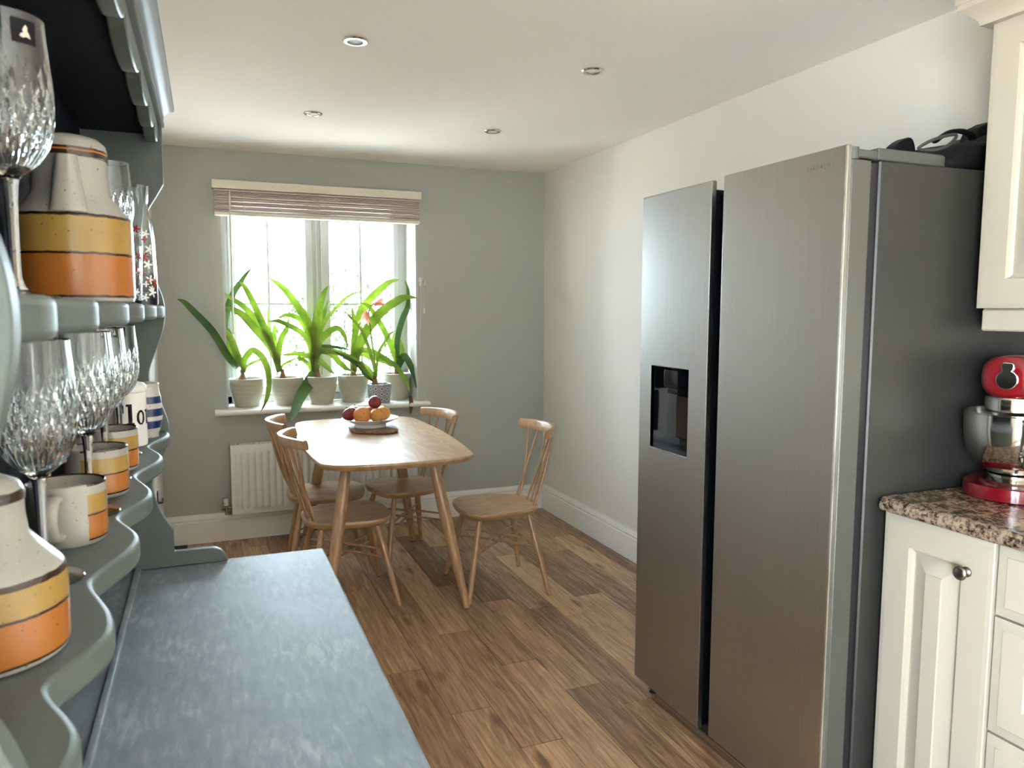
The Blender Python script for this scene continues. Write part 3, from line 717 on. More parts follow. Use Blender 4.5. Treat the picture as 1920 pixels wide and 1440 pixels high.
# ================================================================== PLANTS
def pot(kind, r0, r1, h):
    m = MB(); out = []
    n = 26
    for i in range(n + 1):
        f = i / n; r = r0 + (r1 - r0) * math.sin(f * PI / 2 * 0.92) / math.sin(PI / 2 * 0.92)
        if kind == 'ribbed': r += 0.0012 * math.sin(f * 40) * (1 if 0.12 < f < 0.92 else 0)
        out.append((r, h * f))
    prof = [(0, 0.0), (r0 * 0.96, 0.0)] + out + [(r1 - 0.004, h + 0.002), (r1 - 0.008, h - 0.002), (r1 - 0.010, h - 0.03), (r0, 0.03), (0, 0.03)]
    m.lathe(prof, n=48); return m
def leaf_mesh(pts, w, k=7):
    c = catmull(pts, k); n = len(c); vs = []; fs = []
    D = Vector((0.25, -1.0, 0.35)).normalized()
    for i, p in enumerate(c):
        T = (c[min(i + 1, n - 1)] - c[max(i - 1, 0)]).normalized()
        s = T.cross(D)
        s = s.normalized() if s.length > 0.05 else Vector((1, 0, 0))
        nn = s.cross(T).normalized()
        f = i / (n - 1)
        ww = 0.5 * w * (0.62 + 0.5 * math.sin(PI * min(1, f * 1.05 + 0.05))) * (1 if f < 0.75 else max(0.0, 1 - ((f - 0.75) / 0.25) ** 2.2))
        ww = max(ww, 0.0008)
        vs += [p + s * ww + nn * ww * 0.35, p + nn * 0.0008, p - s * ww + nn * ww * 0.35, p - nn * 0.0012]
    for i in range(n - 1):
        for a in range(4):
            b2 = (a + 1) % 4; fs.append((i * 4 + a, i * 4 + b2, (i + 1) * 4 + b2, (i + 1) * 4 + a))
    fs += [(3, 2, 1, 0), tuple((n - 1) * 4 + a for a in range(4))]
    m = MB(); m.add(vs, fs); return m
LEAVES={
 1:[
  ([(0.193,4.900,1.008),(0.164,4.830,1.043),(0.112,4.774,1.115),(0.031,4.707,1.265),(-0.059,4.662,1.375),(-0.112,4.640,1.434),(-0.145,4.630,1.450)],0.0385),
  ([(0.193,4.900,1.008),(0.178,4.892,1.085),(0.156,4.882,1.151),(0.131,4.871,1.224),(0.102,4.860,1.282)],0.0385),
  ([(0.192,4.900,1.008),(0.155,4.893,1.093),(0.123,4.886,1.159),(0.102,4.880,1.208)],0.0350),
  ([(0.201,4.900,1.008),(0.202,4.891,1.048),(0.215,4.877,1.100),(0.257,4.857,1.144),(0.303,4.836,1.111),(0.330,4.810,1.051),(0.339,4.786,0.994),(0.336,4.754,0.918),(0.315,4.720,0.844),(0.284,4.690,0.788)],0.0350),
  ([(0.207,4.900,1.008),(0.229,4.904,1.051),(0.293,4.911,1.081),(0.371,4.920,1.101)],0.0140),
  ([(0.196,4.900,1.008),(0.173,4.906,1.121),(0.144,4.910,1.186),(0.120,4.915,1.251),(0.101,4.918,1.287),(0.117,4.925,1.381),(0.155,4.933,1.481),(0.198,4.940,1.550),(0.241,4.946,1.613),(0.277,4.950,1.650)],0.0350),
 ],
 2:[
  ([(0.413,4.900,1.005),(0.397,4.894,1.095),(0.364,4.886,1.184),(0.318,4.873,1.309),(0.259,4.856,1.453),(0.220,4.845,1.530),(0.194,4.840,1.561)],0.0385),
  ([(0.411,4.900,1.005),(0.383,4.885,1.118),(0.335,4.869,1.200),(0.281,4.852,1.266),(0.201,4.826,1.360),(0.148,4.812,1.392),(0.102,4.800,1.409)],0.0455),
  ([(0.413,4.900,1.005),(0.391,4.898,1.102),(0.351,4.894,1.213),(0.304,4.892,1.287),(0.258,4.888,1.359),(0.205,4.885,1.417),(0.139,4.882,1.466),(0.100,4.880,1.501)],0.0385),
  ([(0.416,4.900,1.005),(0.407,4.891,1.095),(0.427,4.874,1.213),(0.459,4.864,1.272),(0.477,4.850,1.352)],0.0315),
  ([(0.415,4.900,1.005),(0.399,4.910,1.116),(0.372,4.926,1.241),(0.358,4.936,1.315),(0.364,4.950,1.410)],0.0140),
  ([(0.418,4.900,1.005),(0.396,4.938,1.167),(0.394,4.964,1.255),(0.403,4.980,1.307)],0.0245),
  ([(0.424,4.900,1.020),(0.439,4.896,1.053),(0.489,4.888,1.078),(0.531,4.880,1.097)],0.0140),
 ],
 3:[
  ([(0.626,4.900,0.999),(0.614,4.890,1.180),(0.587,4.881,1.300),(0.552,4.875,1.374),(0.468,4.863,1.498),(0.413,4.856,1.551),(0.362,4.850,1.589)],0.0420),
  ([(0.627,4.900,0.999),(0.625,4.917,1.179),(0.601,4.936,1.329),(0.582,4.944,1.381),(0.554,4.950,1.419)],0.0280),
  ([(0.631,4.900,0.995),(0.630,4.887,1.113),(0.627,4.873,1.211),(0.630,4.857,1.315),(0.638,4.840,1.415)],0.0420),
  ([(0.635,4.900,0.999),(0.649,4.900,1.194),(0.664,4.900,1.374),(0.688,4.900,1.479),(0.726,4.900,1.546)],0.0385),
  ([(0.636,4.900,0.999),(0.657,4.914,1.164),(0.676,4.928,1.284),(0.702,4.939,1.374),(0.732,4.950,1.457)],0.0280),
  ([(0.635,4.900,0.999),(0.657,4.879,1.210),(0.687,4.867,1.300),(0.723,4.858,1.359),(0.811,4.840,1.456),(0.869,4.830,1.494),(0.931,4.820,1.511)],0.0175),
  ([(0.635,4.900,0.999),(0.651,4.866,1.166),(0.675,4.851,1.218),(0.732,4.830,1.267),(0.774,4.818,1.271),(0.807,4.799,1.219),(0.821,4.780,1.160)],0.0350),
  ([(0.626,4.900,0.999),(0.611,4.873,1.121),(0.588,4.853,1.190),(0.544,4.830,1.250),(0.457,4.797,1.302),(0.393,4.773,1.325),(0.333,4.750,1.317)],0.0315),
  ([(0.626,4.900,0.999),(0.617,4.916,1.164),(0.571,4.934,1.299),(0.523,4.943,1.348),(0.466,4.952,1.359),(0.416,4.960,1.337)],0.0315),
  ([(0.627,4.900,0.995),(0.608,4.882,0.971),(0.563,4.819,0.911),(0.518,4.752,0.860),(0.471,4.650,0.787),(0.437,4.570,0.736)],0.0595),
  ([(0.633,4.900,0.999),(0.649,4.888,1.135),(0.679,4.883,1.161),(0.766,4.872,1.156),(0.857,4.860,1.136)],0.0210),
  ([(0.635,4.900,0.999),(0.651,4.876,1.124),(0.690,4.866,1.132),(0.732,4.854,1.113),(0.773,4.835,1.060),(0.814,4.819,1.023),(0.870,4.800,0.996)],0.0385),
  ([(0.635,4.900,0.999),(0.647,4.876,1.113),(0.704,4.858,1.135),(0.788,4.831,1.113),(0.878,4.796,1.068),(0.931,4.766,1.001),(0.978,4.740,0.949)],0.0315),
  ([(0.637,4.900,0.995),(0.649,4.871,1.068),(0.692,4.841,1.036),(0.736,4.800,0.989)],0.0350),
  ([(0.624,4.900,0.995),(0.605,4.907,1.029),(0.564,4.921,1.075),(0.536,4.929,1.090),(0.591,4.950,1.148)],0.0245),
  ([(0.624,4.900,0.999),(0.607,4.883,1.091),(0.567,4.872,1.107),(0.515,4.858,1.120),(0.417,4.830,1.114)],0.0315),
 ],
 4:[
  ([(0.878,4.930,0.986),(0.885,4.920,1.052),(0.906,4.901,1.145),(0.956,4.872,1.260),(1.042,4.834,1.375),(1.143,4.798,1.451),(1.208,4.778,1.474),(1.266,4.760,1.470)],0.0525),
  ([(0.874,4.930,0.986),(0.875,4.926,1.083),(0.903,4.911,1.313),(0.965,4.901,1.435),(1.065,4.890,1.535),(1.126,4.884,1.578),(1.180,4.880,1.590)],0.0420),
  ([(0.874,4.930,0.986),(0.885,4.935,1.090),(0.896,4.943,1.205),(0.892,4.953,1.328),(0.880,4.960,1.412)],0.0350),
  ([(0.882,4.930,0.986),(0.896,4.912,1.068),(0.920,4.894,1.130),(0.992,4.870,1.122),(1.063,4.842,1.080),(1.132,4.809,1.026),(1.178,4.776,0.954),(1.199,4.751,0.894),(1.203,4.730,0.842)],0.0315),
  ([(0.882,4.930,0.986),(0.896,4.912,1.091),(0.929,4.903,1.114),(0.980,4.890,1.090),(1.046,4.872,1.063),(1.119,4.850,1.024)],0.0350),
 ],
 5:[
  ([(0.994,4.800,0.935),(0.986,4.793,1.020),(0.963,4.783,1.112),(0.913,4.766,1.248),(0.845,4.751,1.338),(0.789,4.740,1.389)],0.0210),
  ([(0.998,4.800,0.935),(1.009,4.808,1.056),(1.027,4.814,1.132),(1.067,4.821,1.192),(1.100,4.826,1.237),(1.140,4.830,1.260)],0.0175),
  ([(0.990,4.800,0.935),(0.936,4.794,0.976),(0.891,4.786,1.038),(0.808,4.773,1.093),(0.726,4.760,1.140)],0.0280),
  ([(0.992,4.800,0.935),(0.962,4.806,0.997),(0.918,4.813,1.043),(0.879,4.820,1.074)],0.0315),
 ],
 6:[
  ([(1.169,4.950,0.980),(1.160,4.940,1.060),(1.121,4.922,1.164),(1.079,4.904,1.251),(1.013,4.878,1.359),(0.964,4.861,1.420),(0.917,4.850,1.436)],0.0385),
  ([(1.173,4.950,0.980),(1.173,4.950,1.075),(1.176,4.950,1.201),(1.210,4.950,1.327),(1.251,4.950,1.421),(1.252,4.950,1.524),(1.233,4.950,1.590)],0.0350),
  ([(1.177,4.950,0.979),(1.185,4.929,1.040),(1.212,4.905,1.085),(1.242,4.867,1.023),(1.255,4.827,0.955),(1.259,4.780,0.881)],0.0420),
  ([(1.173,4.950,0.980),(1.203,4.965,1.089),(1.203,4.979,1.168),(1.186,4.990,1.224)],0.0280),
  ([(1.172,4.950,0.980),(1.221,4.974,1.080),(1.211,4.998,1.167),(1.203,5.010,1.207)],0.0245),
  ([(1.173,4.950,0.980),(1.164,4.973,1.121),(1.157,4.989,1.200),(1.172,5.000,1.247)],0.0210),
 ],
}
STALK = [Vector(p) for p in [(1.002,4.820,0.933),(0.998,4.820,1.056),(0.979,4.820,1.208),(0.971,4.820,1.284),(0.963,4.820,1.375),(0.983,4.820,1.420)]]

PLANTS = {
 1: ((0.220, 4.90, 0.800), 'ribbed', 0.072, 0.103, 0.172, 'strap-leaved plant in the leftmost cream pot, one long leaf reaching past the window edge'),
 2: ((0.458, 4.90, 0.800), 'ribbed', 0.072, 0.102, 0.172, 'amaryllis in the second cream pot from the left, with a thick pale bulb neck'),
 3: ((0.668, 4.90, 0.800), 'ribbed', 0.070, 0.103, 0.172, 'fullest amaryllis, in the middle cream pot, one leaf hanging down to the chair'),
 4: ((0.878, 4.93, 0.800), 'ribbed', 0.072, 0.103, 0.172, 'amaryllis in the cream pot behind the fruit plate, with two broad arching leaves'),
 5: ((1.022, 4.805, 0.800), 'tile', 0.066, 0.076, 0.120, 'small amaryllis with salmon flowers in the blue and white patterned pot'),
 6: ((1.166, 4.95, 0.800), 'ribbed', 0.070, 0.092, 0.172, 'amaryllis in the rightmost cream pot beside the blind cords'),
}
for i, (P, kind, r0, r1, hh, lab) in PLANTS.items():
    t = thing('potted_amaryllis', lab, 'potted plant', P, 0, 'amaryllis pots on the window sill')
    m = pot(kind, r0, r1, hh); m.shift(P); m.build('pot', M['tile_pot'] if kind == 'tile' else M['pot'], t, 50)
    m = MB(); m.lathe([(0, hh - 0.012), (r1 * 0.5, hh - 0.014), (r1 - 0.009, hh - 0.02)], P, 30); m.build('soil', M['soil'], t, 60)
    bx = sum(q[0][0][0] for q in LEAVES[i]) / len(LEAVES[i]); by = P[1]
    m = MB(); m.lathe([(0, -0.03), (0.022, -0.02), (0.026, 0.0), (0.020, 0.018), (0.013, 0.034), (0.009, 0.06), (0, 0.062)], (bx + (0.018 if i in (2, 3) else 0), by, P[2] + hh - 0.008), 18); m.build('bulb', M['bulb'], t, 60)
    for j, (q, w) in enumerate(LEAVES[i]):
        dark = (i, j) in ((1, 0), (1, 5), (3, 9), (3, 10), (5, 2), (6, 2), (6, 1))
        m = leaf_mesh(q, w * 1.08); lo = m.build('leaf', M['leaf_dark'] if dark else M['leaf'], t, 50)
        if (i, j) == (4, 3):
            e = Vector(q[-1]); m = leaf_mesh([e, e + Vector((0.004, -0.01, -0.05)), e + Vector((-0.002, -0.012, -0.12))], 0.026); m.build('leaf_tip', M['leaf_brown'], lo, 50)
    if i == 5:
        m = MB(); m.tube(catmull(STALK, 6), [0.0055] * (6 * (len(STALK) - 1) + 1), 10); m.tube(catmull([STALK[-1], STALK[-1] + Vector((0.015, -0.005, 0.018)), (1.004, 4.813, 1.430)], 5), 0.003, 8); m.tube(catmull([STALK[-1], STALK[-1] + Vector((-0.012, -0.01, 0.0)), (0.945, 4.805, 1.383)], 5), 0.003, 8)
        st = m.build('flower_stalk', M['leaf'], t)
        def flower(base, axis, size):
            axis = Vector(axis).normalized(); u = axis.orthogonal().normalized(); w = axis.cross(u)
            m = MB()
            for k in range(6):
                a = k * PI / 3; d = u * math.cos(a) + w * math.sin(a); s = axis.cross(d); vs = []; fs = []
                for g in range(7):
                    f = g / 6; c = Vector(base) + axis * size * f + d * size * (0.10 + 0.42 * f ** 1.8); ww = size * 0.20 * math.sin(PI * (0.12 + 0.86 * f))
                    vs += [c + s * ww, c - d * 0.002, c - s * ww]
                for g in range(6): fs += [(g * 3, g * 3 + 1, g * 3 + 4, g * 3 + 3), (g * 3 + 1, g * 3 + 2, g * 3 + 5, g * 3 + 4)]
                m.add(vs, fs)
            m.build('flower', M['petal'], t, 70)
        flower((0.998, 4.814, 1.428), (0.85, -0.35, 0.35), 0.080)
        flower((0.944, 4.805, 1.386), (-0.15, -0.2, -1.0), 0.085)

# ================================================================== TABLE AND CHAIRS
TZ = 0.750
t = thing('dining_table', 'pale wooden dining table with bowed edges and splayed turned legs', 'table', (0.778, 3.800, 0), math.radians(-1.5), local=True)
half = [(0, -0.712), (0.17, -0.703), (0.275, -0.676), (0.322, -0.640), (0.345, -0.575), (0.368, -0.30), (0.377, 0)]
pts = half + [(x, -y) for x, y in half[-2::-1]]
pts = pts + [(-x, y) for x, y in pts[-2:0:-1]]
ol = catmull([(x, y, 0) for x, y in pts], 5, True)
def rings(ol, layers):
    return [[(p.x * s, p.y * (1 - (1 - s) * 0.55), z) for p in ol] for s, z in layers]
b = MB(); b.stack(rings(ol, [(0.935, TZ - 0.030), (0.955, TZ - 0.029), (0.994, TZ - 0.014), (1.0, TZ - 0.008), (0.998, TZ - 0.003), (0.990, TZ)]))
b.build('tabletop', M['table_wood'], t, 30)
for sx in (-1, 1):
    for sy in (-1, 1):
        a = Vector((sx * 0.195, sy * 0.40, TZ - 0.028)); c = Vector((sx * 0.322, sy * 0.552, 0.010))
        b = MB(); fr = [0, 0.06, 0.2, 0.36, 0.55, 0.8, 1.0]; rr = [0.021, 0.023, 0.027, 0.029, 0.027, 0.021, 0.0155]
        b.tube([a.lerp(c, f) for f in fr], rr, 18); lg = b.build('leg', M['leg_wood'], t, 40)
        d = (c - a).normalized(); b = MB(); b.tube([c, Vector((c.x + d.x * 0.008, c.y + d.y * 0.008, 0.0))], [0.014, 0.012], 16); b.build('glide', M['steel_trim'], lg)
b = MB(); b.box(-0.20, 0.20, -0.425, -0.385, TZ - 0.055, TZ - 0.026, 0.004); b.box(-0.20, 0.20, 0.385, 0.425, TZ - 0.055, TZ - 0.026, 0.004); b.build('underframe', M['leg_wood'], t)

SZ = 0.425
def make_chair(label, loc, rz):
    t = thing('dining_chair', label, 'chair', loc, rz, 'lattice-back chairs round the table', local=True)
    out = []
    for k in range(48):
        a = 2 * PI * k / 48; ca, sa = math.cos(a), math.sin(a)
        x = 0.205 * math.copysign(abs(ca) ** 0.72, ca); w = 0.176 + (0.214 - 0.176) * min(1, (x + 0.2) / 0.34)
        out.append((x, w * math.copysign(abs(sa) ** 0.66, sa)))
    def ring(s, z, dip=0): return [(x * s, y * s, z - dip * (1 - abs(y) / 0.25)) for x, y in out]
    b = MB(); b.stack([ring(0.90, SZ - 0.036), ring(0.955, SZ - 0.030), ring(0.998, SZ - 0.014), ring(1.0, SZ - 0.007), ring(0.985, SZ), ring(0.90, SZ - 0.001), ring(0.6, SZ - 0.005), ring(0.2, SZ - 0.007)])
    seat = b.build('seat', M['seat_wood'], t, 35)
    def rail(u): return -0.218 - 0.070 * (1 - (u / 0.188) ** 2)
    legs = {}
    for sx in (-1, 1):
        for sy in (-1, 1):
            a = Vector((sx * 0.125 - 0.005, sy * 0.125, SZ - 0.028)); c = Vector((sx * 0.205, sy * 0.222, 0.008)); legs[(sx, sy)] = (a, c)
            b = MB(); b.tube([a.lerp(c, f) for f in (0, 0.15, 0.38, 0.6, 0.85, 1)], [0.0115, 0.014, 0.0170, 0.0155, 0.0125, 0.0105], 14); lg = b.build('leg', M['leg_wood'], t, 40)
            d = (c - a).normalized(); b = MB(); b.tube([c, Vector((c.x + d.x * 0.008, c.y + d.y * 0.008, 0))], [0.0095, 0.008], 12); b.build('glide', M['steel_trim'], lg)
            b = MB(); b.lathe([(0.0085, -0.004), (0.0085, 0.0005), (0, 0.0008)], (a.x, a.y, SZ - 0.0045), 14); b.build('leg_peg', M['board_wood'], seat, 40)
    def at(leg, z):
        a, c = legs[leg]; return a.lerp(c, (a.z - z) / (a.z - c.z))
    for (l0, l1), dz in ((((1, 1), (-1, -1)), 0.0), (((1, -1), (-1, 1)), 0.012)):
        for z in (0.252, 0.216):
            p, q = at(l0, z + dz), at(l1, z + dz); m = (p + q) / 2 + Vector((0, 0, 0.006))
            b = MB(); b.tube(catmull([p, p.lerp(m, 0.5) + Vector((0, 0, 0.003)), m, m.lerp(q, 0.5) + Vector((0, 0, 0.003)), q], 3), [0.0042 + 0.0028 * math.sin(PI * i / 12) for i in range(13)], 8); b.build('stretcher', M['leg_wood'], t, 50)
    # crest rail: curved, taller than thick
    vs = []; fs = []; N = 18
    for i in range(N + 1):
        u = -0.205 + 0.410 * i / N; x = rail(u); e = 1 - 0.12 * abs(u / 0.192) ** 3
        sec = []
        for k in range(12):
            a = 2 * PI * k / 12; ca, sa = math.cos(a), math.sin(a)
            sec.append((0.0145 * math.copysign(abs(ca) ** 0.6, ca), 0.0275 * e * math.copysign(abs(sa) ** 0.6, sa)))
        sl = 2 * 0.070 * u / 0.188 ** 2; nx, ny = 1 / math.hypot(1, sl), -sl / math.hypot(1, sl)
        for (o, z) in sec: vs.append((x + nx * (o - 0.25 * z), u + ny * (o - 0.25 * z), 0.797 + z))
    for i in range(N):
        for k in range(12): fs.append((i * 12 + k, i * 12 + (k + 1) % 12, (i + 1) * 12 + (k + 1) % 12, (i + 1) * 12 + k))
    fs += [tuple(range(12)), tuple(N * 12 + k for k in range(12))[::-1]]
    b = MB(); b.add(vs, fs); b.build('crest_rail', M['leg_wood'], t, 40)
    tops = [-0.158, -0.098, -0.031, 0.031, 0.098, 0.158]; bots = [-0.128, -0.100, -0.022, 0.022, 0.100, 0.128]
    for k in range(6):
        j = k ^ 1
        xb = -0.178 + 1.2 * bots[j] ** 2
        p = Vector((xb, bots[j] * 0.98, SZ - 0.010)); q = Vector((rail(tops[k]), tops[k], 0.776))
        off = 0.005 if k % 2 else -0.005
        m = p.lerp(q, 0.5) + Vector((off - 0.004, 0, 0))
        b = MB(); b.tube(catmull([p, p.lerp(m, 0.5) + Vector((off * 0.5, 0, 0)), m, m.lerp(q, 0.5), q], 2), [0.0052, 0.006, 0.0068, 0.0074, 0.0076, 0.0074, 0.0066, 0.006, 0.0052], 9); b.build('spindle', M['leg_wood'], t, 50)
    return t
ch = make_chair('wooden chair pulled out from the table nearest the fridge freezer', (1.322, 3.488, 0), PI + math.radians(-2.5))
km = kid_map()
for loc, rz, lab in (((0.592, 3.600, 0), math.radians(1), 'wooden chair tucked in nearest the blue-grey dresser worktop'),
                     ((0.572, 4.100, 0), math.radians(-5), 'wooden chair on the radiator side, behind the nearer left chair'),
                     ((1.005, 4.085, 0), PI + math.radians(11), 'wooden chair tucked in on the far side, behind the table leg')):
    c = copy_tree(ch, km); c.location = loc; c.rotation_euler = (0, 0, rz); c['label'] = lab

# ---- board, plate, fruit
t = thing('serving_board', 'dark wooden serving board under the fruit plate', 'board', (0.80, 4.00, TZ))
ol = catmull([(0.700, 4.10, 0), (0.690, 3.98, 0), (0.712, 3.905, 0), (0.765, 3.862, 0), (0.835, 3.838, 0), (0.890, 3.845, 0), (0.928, 3.905, 0), (0.932, 4.02, 0), (0.915, 4.12, 0), (0.83, 4.18, 0), (0.75, 4.165, 0)], 5, True)
cx = Vector((0.81, 4.01, 0))
b = MB(); b.stack([[tuple(cx + (p - cx) * s + Vector((0, 0, z))) for p in ol] for s, z in ((0.93, TZ + 0.0005), (0.99, TZ + 0.005), (1.0, TZ + 0.013), (0.985, TZ + 0.018))]); b.build('board', M['board_wood'], t, 35)
PX, PY, PZ = 0.805, 4.030, TZ + 0.018
t = thing('fruit_plate', 'footed white plate with blue scalloped rim holding the fruit', 'plate', (PX, PY, PZ))
sc = lambda th, z: 1 + (0.012 * math.cos(24 * th) if z > 0.040 else 0)
b = MB(); b.lathe([(0, 0.010), (0.078, 0.008), (0.080, 0.0), (0.084, 0.0), (0.083, 0.012), (0.086, 0.018), (0.118, 0.030), (0.150, 0.045), (0.1515, 0.047), (0.149, 0.0485), (0.118, 0.036), (0.09, 0.026), (0, 0.023)], (PX, PY, PZ), 96, sc); b.build('plate', M['plate'], t, 40)
def fruit(name, label, c, r, mat, kind, tilt=(0, 0), calyx=None, stem=True):
    t = thing(name, label, 'fruit', c)
    prof = []
    for i in range(25):
        a = PI * i / 24; rr, zz = r * math.sin(a), -r * math.cos(a)
        if kind == 'apple':
            zz = -r * 0.93 * math.cos(a); d = math.exp(-(rr / (0.30 * r)) ** 2)
            zz += (-0.22 * r * d if zz > 0 else 0.14 * r * d); rr *= 1 + 0.06 * math.sin(a) * (1 if zz > 0 else -0.4)
        elif kind == 'stone':
            d = math.exp(-(rr / (0.22 * r)) ** 2); zz = -r * 0.96 * math.cos(a) - (0.12 * r * d if zz > 0 else 0)
        else:
            d = math.exp(-(rr / (0.10 * r)) ** 2); zz = -r * 0.97 * math.cos(a) - (0.04 * r * d if zz > 0 else 0)
        prof.append((max(0, rr), zz))
    prof[0] = (0, prof[0][1]); prof[-1] = (0, prof[-1][1])
    rf = (lambda th, z: 1 - 0.045 * math.exp(-((th - PI) / 0.22) ** 2)) if kind == 'stone' else None
    def put(m):
        m.rot(tilt[0], 'x').rot(tilt[1], 'y').shift(c); return m
    m = MB(); m.lathe(prof, (0, 0, 0), 32, rf); put(m).build('flesh', mat, t, 70)
    if stem:
        m = MB()
        if kind == 'apple': m.tube([(0, 0, r * 0.66), (0.001, 0, r * 0.85), (0.003, 0.001, r * 1.08)], [0.0018, 0.0015, 0.002], 8)
        else: m.lathe([(0, r * 0.90), (0.0035, r * 0.925), (0.003, r * 0.94), (0, r * 0.945)], (0, 0, 0), 10)
        put(m).build('stem', M['bulb'], t, 60)
Z0 = PZ + 0.0265
fruit('orange', 'large round orange at the front of the fruit plate', (0.747, 3.955, Z0 + 0.0465), 0.046, M['orange'], 'orange', (1.25, 0.15))
fruit('apple', 'dark red apple at the left end of the fruit plate', (0.694, 4.015, Z0 + 0.046), 0.040, M['red_apple'], 'apple', (-0.3, -0.5))
fruit('apple', 'pale blushed apple peeping up behind the dark red one on the plate', (0.731, 4.100, Z0 + 0.048), 0.037, M['pale_apple'], 'apple', (0.05, 0.05))
fruit('apricot', 'golden apricot at the front right of the fruit plate', (0.828, 3.965, Z0 + 0.040), 0.039, M['apricot'], 'stone', (0.5, 0.6))
fruit('apricot', 'golden apricot at the right edge behind the front one on the plate', (0.878, 4.040, Z0 + 0.041), 0.0395, M['apricot'], 'stone', (0.2, 0.4))
fruit('peach', 'pink-flushed peach half hidden in the middle of the fruit heap', (0.808, 4.068, Z0 + 0.040), 0.039, M['peach'], 'stone', (0, 0.2))
fruit('nectarine', 'dark red nectarine on top of the fruit heap', (0.828, 4.018, Z0 + 0.105), 0.036, M['red_apple'], 'stone', (0.3, 0.5))
fruit('peach', 'small pink peach at the back of the fruit heap beside the nectarine', (0.878, 4.118, Z0 + 0.042), 0.034, M['peach'], 'stone', (0.3, -0.2))

# ================================================================== FRIDGE FREEZER
FXF = 1.425
t = thing('fridge_freezer', 'tall brushed steel side by side fridge freezer against the cream wall', 'fridge', (1.80, 1.855, 0))
b = MB(); b.box(1.533, 2.135, 1.405, 2.307, 0.035, 1.760, 0.004); b.build('cabinet', M['fridge_side'], t)
b = MB(); b.box(1.505, 1.534, 1.412, 2.300, 0.040, 1.752); b.build('door_seal', M['black'], t, 0)
b = MB(); b.box(1.470, 1.56, 1.42, 2.295, 0.012, 0.050, 0.003); b.build('plinth', M['black'], t)
for y in (1.46, 2.262):
    for x in (1.48, 2.08):
        b = MB(); b.lathe([(0, 0), (0.018, 0), (0.020, 0.006), (0.012, 0.010), (0.012, 0.036), (0, 0.036)], (x, y, 0), 14); b.build('foot', M['black'], t)
def door_solid(m, y0, y1, z0, z1):
    m.box(FXF, FXF + 0.016, y0, y1, z0, z1, 0.003, 2)
# near door: front skin slightly taller than the inner box
b = MB(); door_solid(b, 1.403, 1.866, 0.058, 1.789); rd = b.build('door', M['steel'], t, 40)
b = MB(); b.box(FXF + 0.0165, 1.505, 1.4035, 1.8655, 0.066, 1.757, 0.003); b.build('door_liner', M['fridge_edge'], rd, 40)
b = MB(); b.box(FXF - 0.0010, FXF + 0.003, 1.4020, 1.4068, 0.062, 1.786); b.build('edge_trim', M['steel_trim'], rd, 0)
# badge: worn, unreadable strokes
b = MB()
rnd = random.Random(11)
y = 1.529
while y > 1.443:
    w = rnd.uniform(0.003, 0.008); hgt = rnd.choice((0.008, 0.012, 0.014)); z = 1.749
    b.box(FXF - 0.0004, FXF + 0.002, y - 0.0022, y, z - hgt / 2, z + hgt / 2)
    if rnd.random() < 0.8: b.box(FXF - 0.0004, FXF + 0.002, y - w, y, z + rnd.choice((-hgt / 2, 0, hgt / 2 - 0.0025)), z + rnd.choice((-hgt / 2, 0, hgt / 2 - 0.0025)) + 0.0025)
    y -= w + 0.0035
b.build('badge', M['logo'], rd, 0)
# far door, with the dispenser recess cut through its skin
y0, y1, z0, z1 = 1.920, 2.308, 0.052, 1.784; dy0, dy1, dz0, dz1 = 2.016, 2.236, 0.922, 1.205
b = MB()
O = [(y0, z0), (y1, z0), (y1, z1), (y0, z1)]; I = [(dy0, dz0), (dy1, dz0), (dy1, dz1), (dy0, dz1)]
vs = [(FXF, y, z) for y, z in O] + [(FXF, y, z) for y, z in I] + [(FXF + 0.016, y, z) for y, z in O] + [(FXF + 0.016, y, z) for y, z in I]
fs = []
for k in range(4):
    k2 = (k + 1) % 4
    fs += [(k, k2, 4 + k2, 4 + k), (8 + k, 8 + k2, 12 + k2, 12 + k), (k, k2, 8 + k2, 8 + k), (4 + k, 4 + k2, 12 + k2, 12 + k)]
b.add(vs, fs); ld = b.build('door', M['steel'], t, 30, bevel=0.002)
b = MB(); b.box(FXF + 0.0165, 1.505, y0 + 0.0005, dy0 - 0.01, z0 + 0.008, 1.757); b.box(FXF + 0.0165, 1.505, dy1 + 0.01, y1 - 0.0005, z0 + 0.008, 1.757); b.box(FXF + 0.0165, 1.505, dy0 - 0.01, dy1 + 0.01, z0 + 0.008, dz0 - 0.01); b.box(FXF + 0.0165, 1.505, dy0 - 0.01, dy1 + 0.01, dz1 + 0.01, 1.757)
b.build('door_liner', M['gloss_black'], ld, 0)
b = MB(); b.box(FXF - 0.0008, FXF + 0.003, y0 - 0.0008, y0 + 0.0026, z0 + 0.004, z1 - 0.003); b.build('edge_trim', M['steel_trim'], ld, 0)
b = MB(); e = 0.004
b.box(FXF + 0.001, 1.500, dy0 - e, dy0, dz0 - e, dz1 + e); b.box(FXF + 0.001, 1.500, dy1, dy1 + e, dz0 - e, dz1 + e); b.box(FXF + 0.001, 1.500, dy0, dy1, dz0 - e, dz0); b.box(FXF + 0.001, 1.500, dy0, dy1, dz1, dz1 + e); b.box(1.495, 1.500, dy0, dy1, dz0, dz1)
dp = b.build('dispenser', M['gloss_black'], ld, 0)
b = MB(); b.box(FXF + 0.012, 1.494, 2.095, 2.180, 1.135, 1.198, 0.008, 2); b.box(FXF + 0.02, 1.49, 2.105, 2.170, 1.115, 1.136, 0.006, 2); b.build('control_panel', M['gloss_black'], dp)
b = MB(); b.box(1.478, 1.494, 2.085, 2.160, 0.96, 1.11, 0.004); b.build('paddle', M['gloss_black'], dp)
b = MB(); b.box(FXF - 0.001, FXF + 0.05, dy0 + 0.001, dy1 - 0.001, dz0 - 0.003, dz0 + 0.001); b.build('lip', M['steel_trim'], dp, 0)
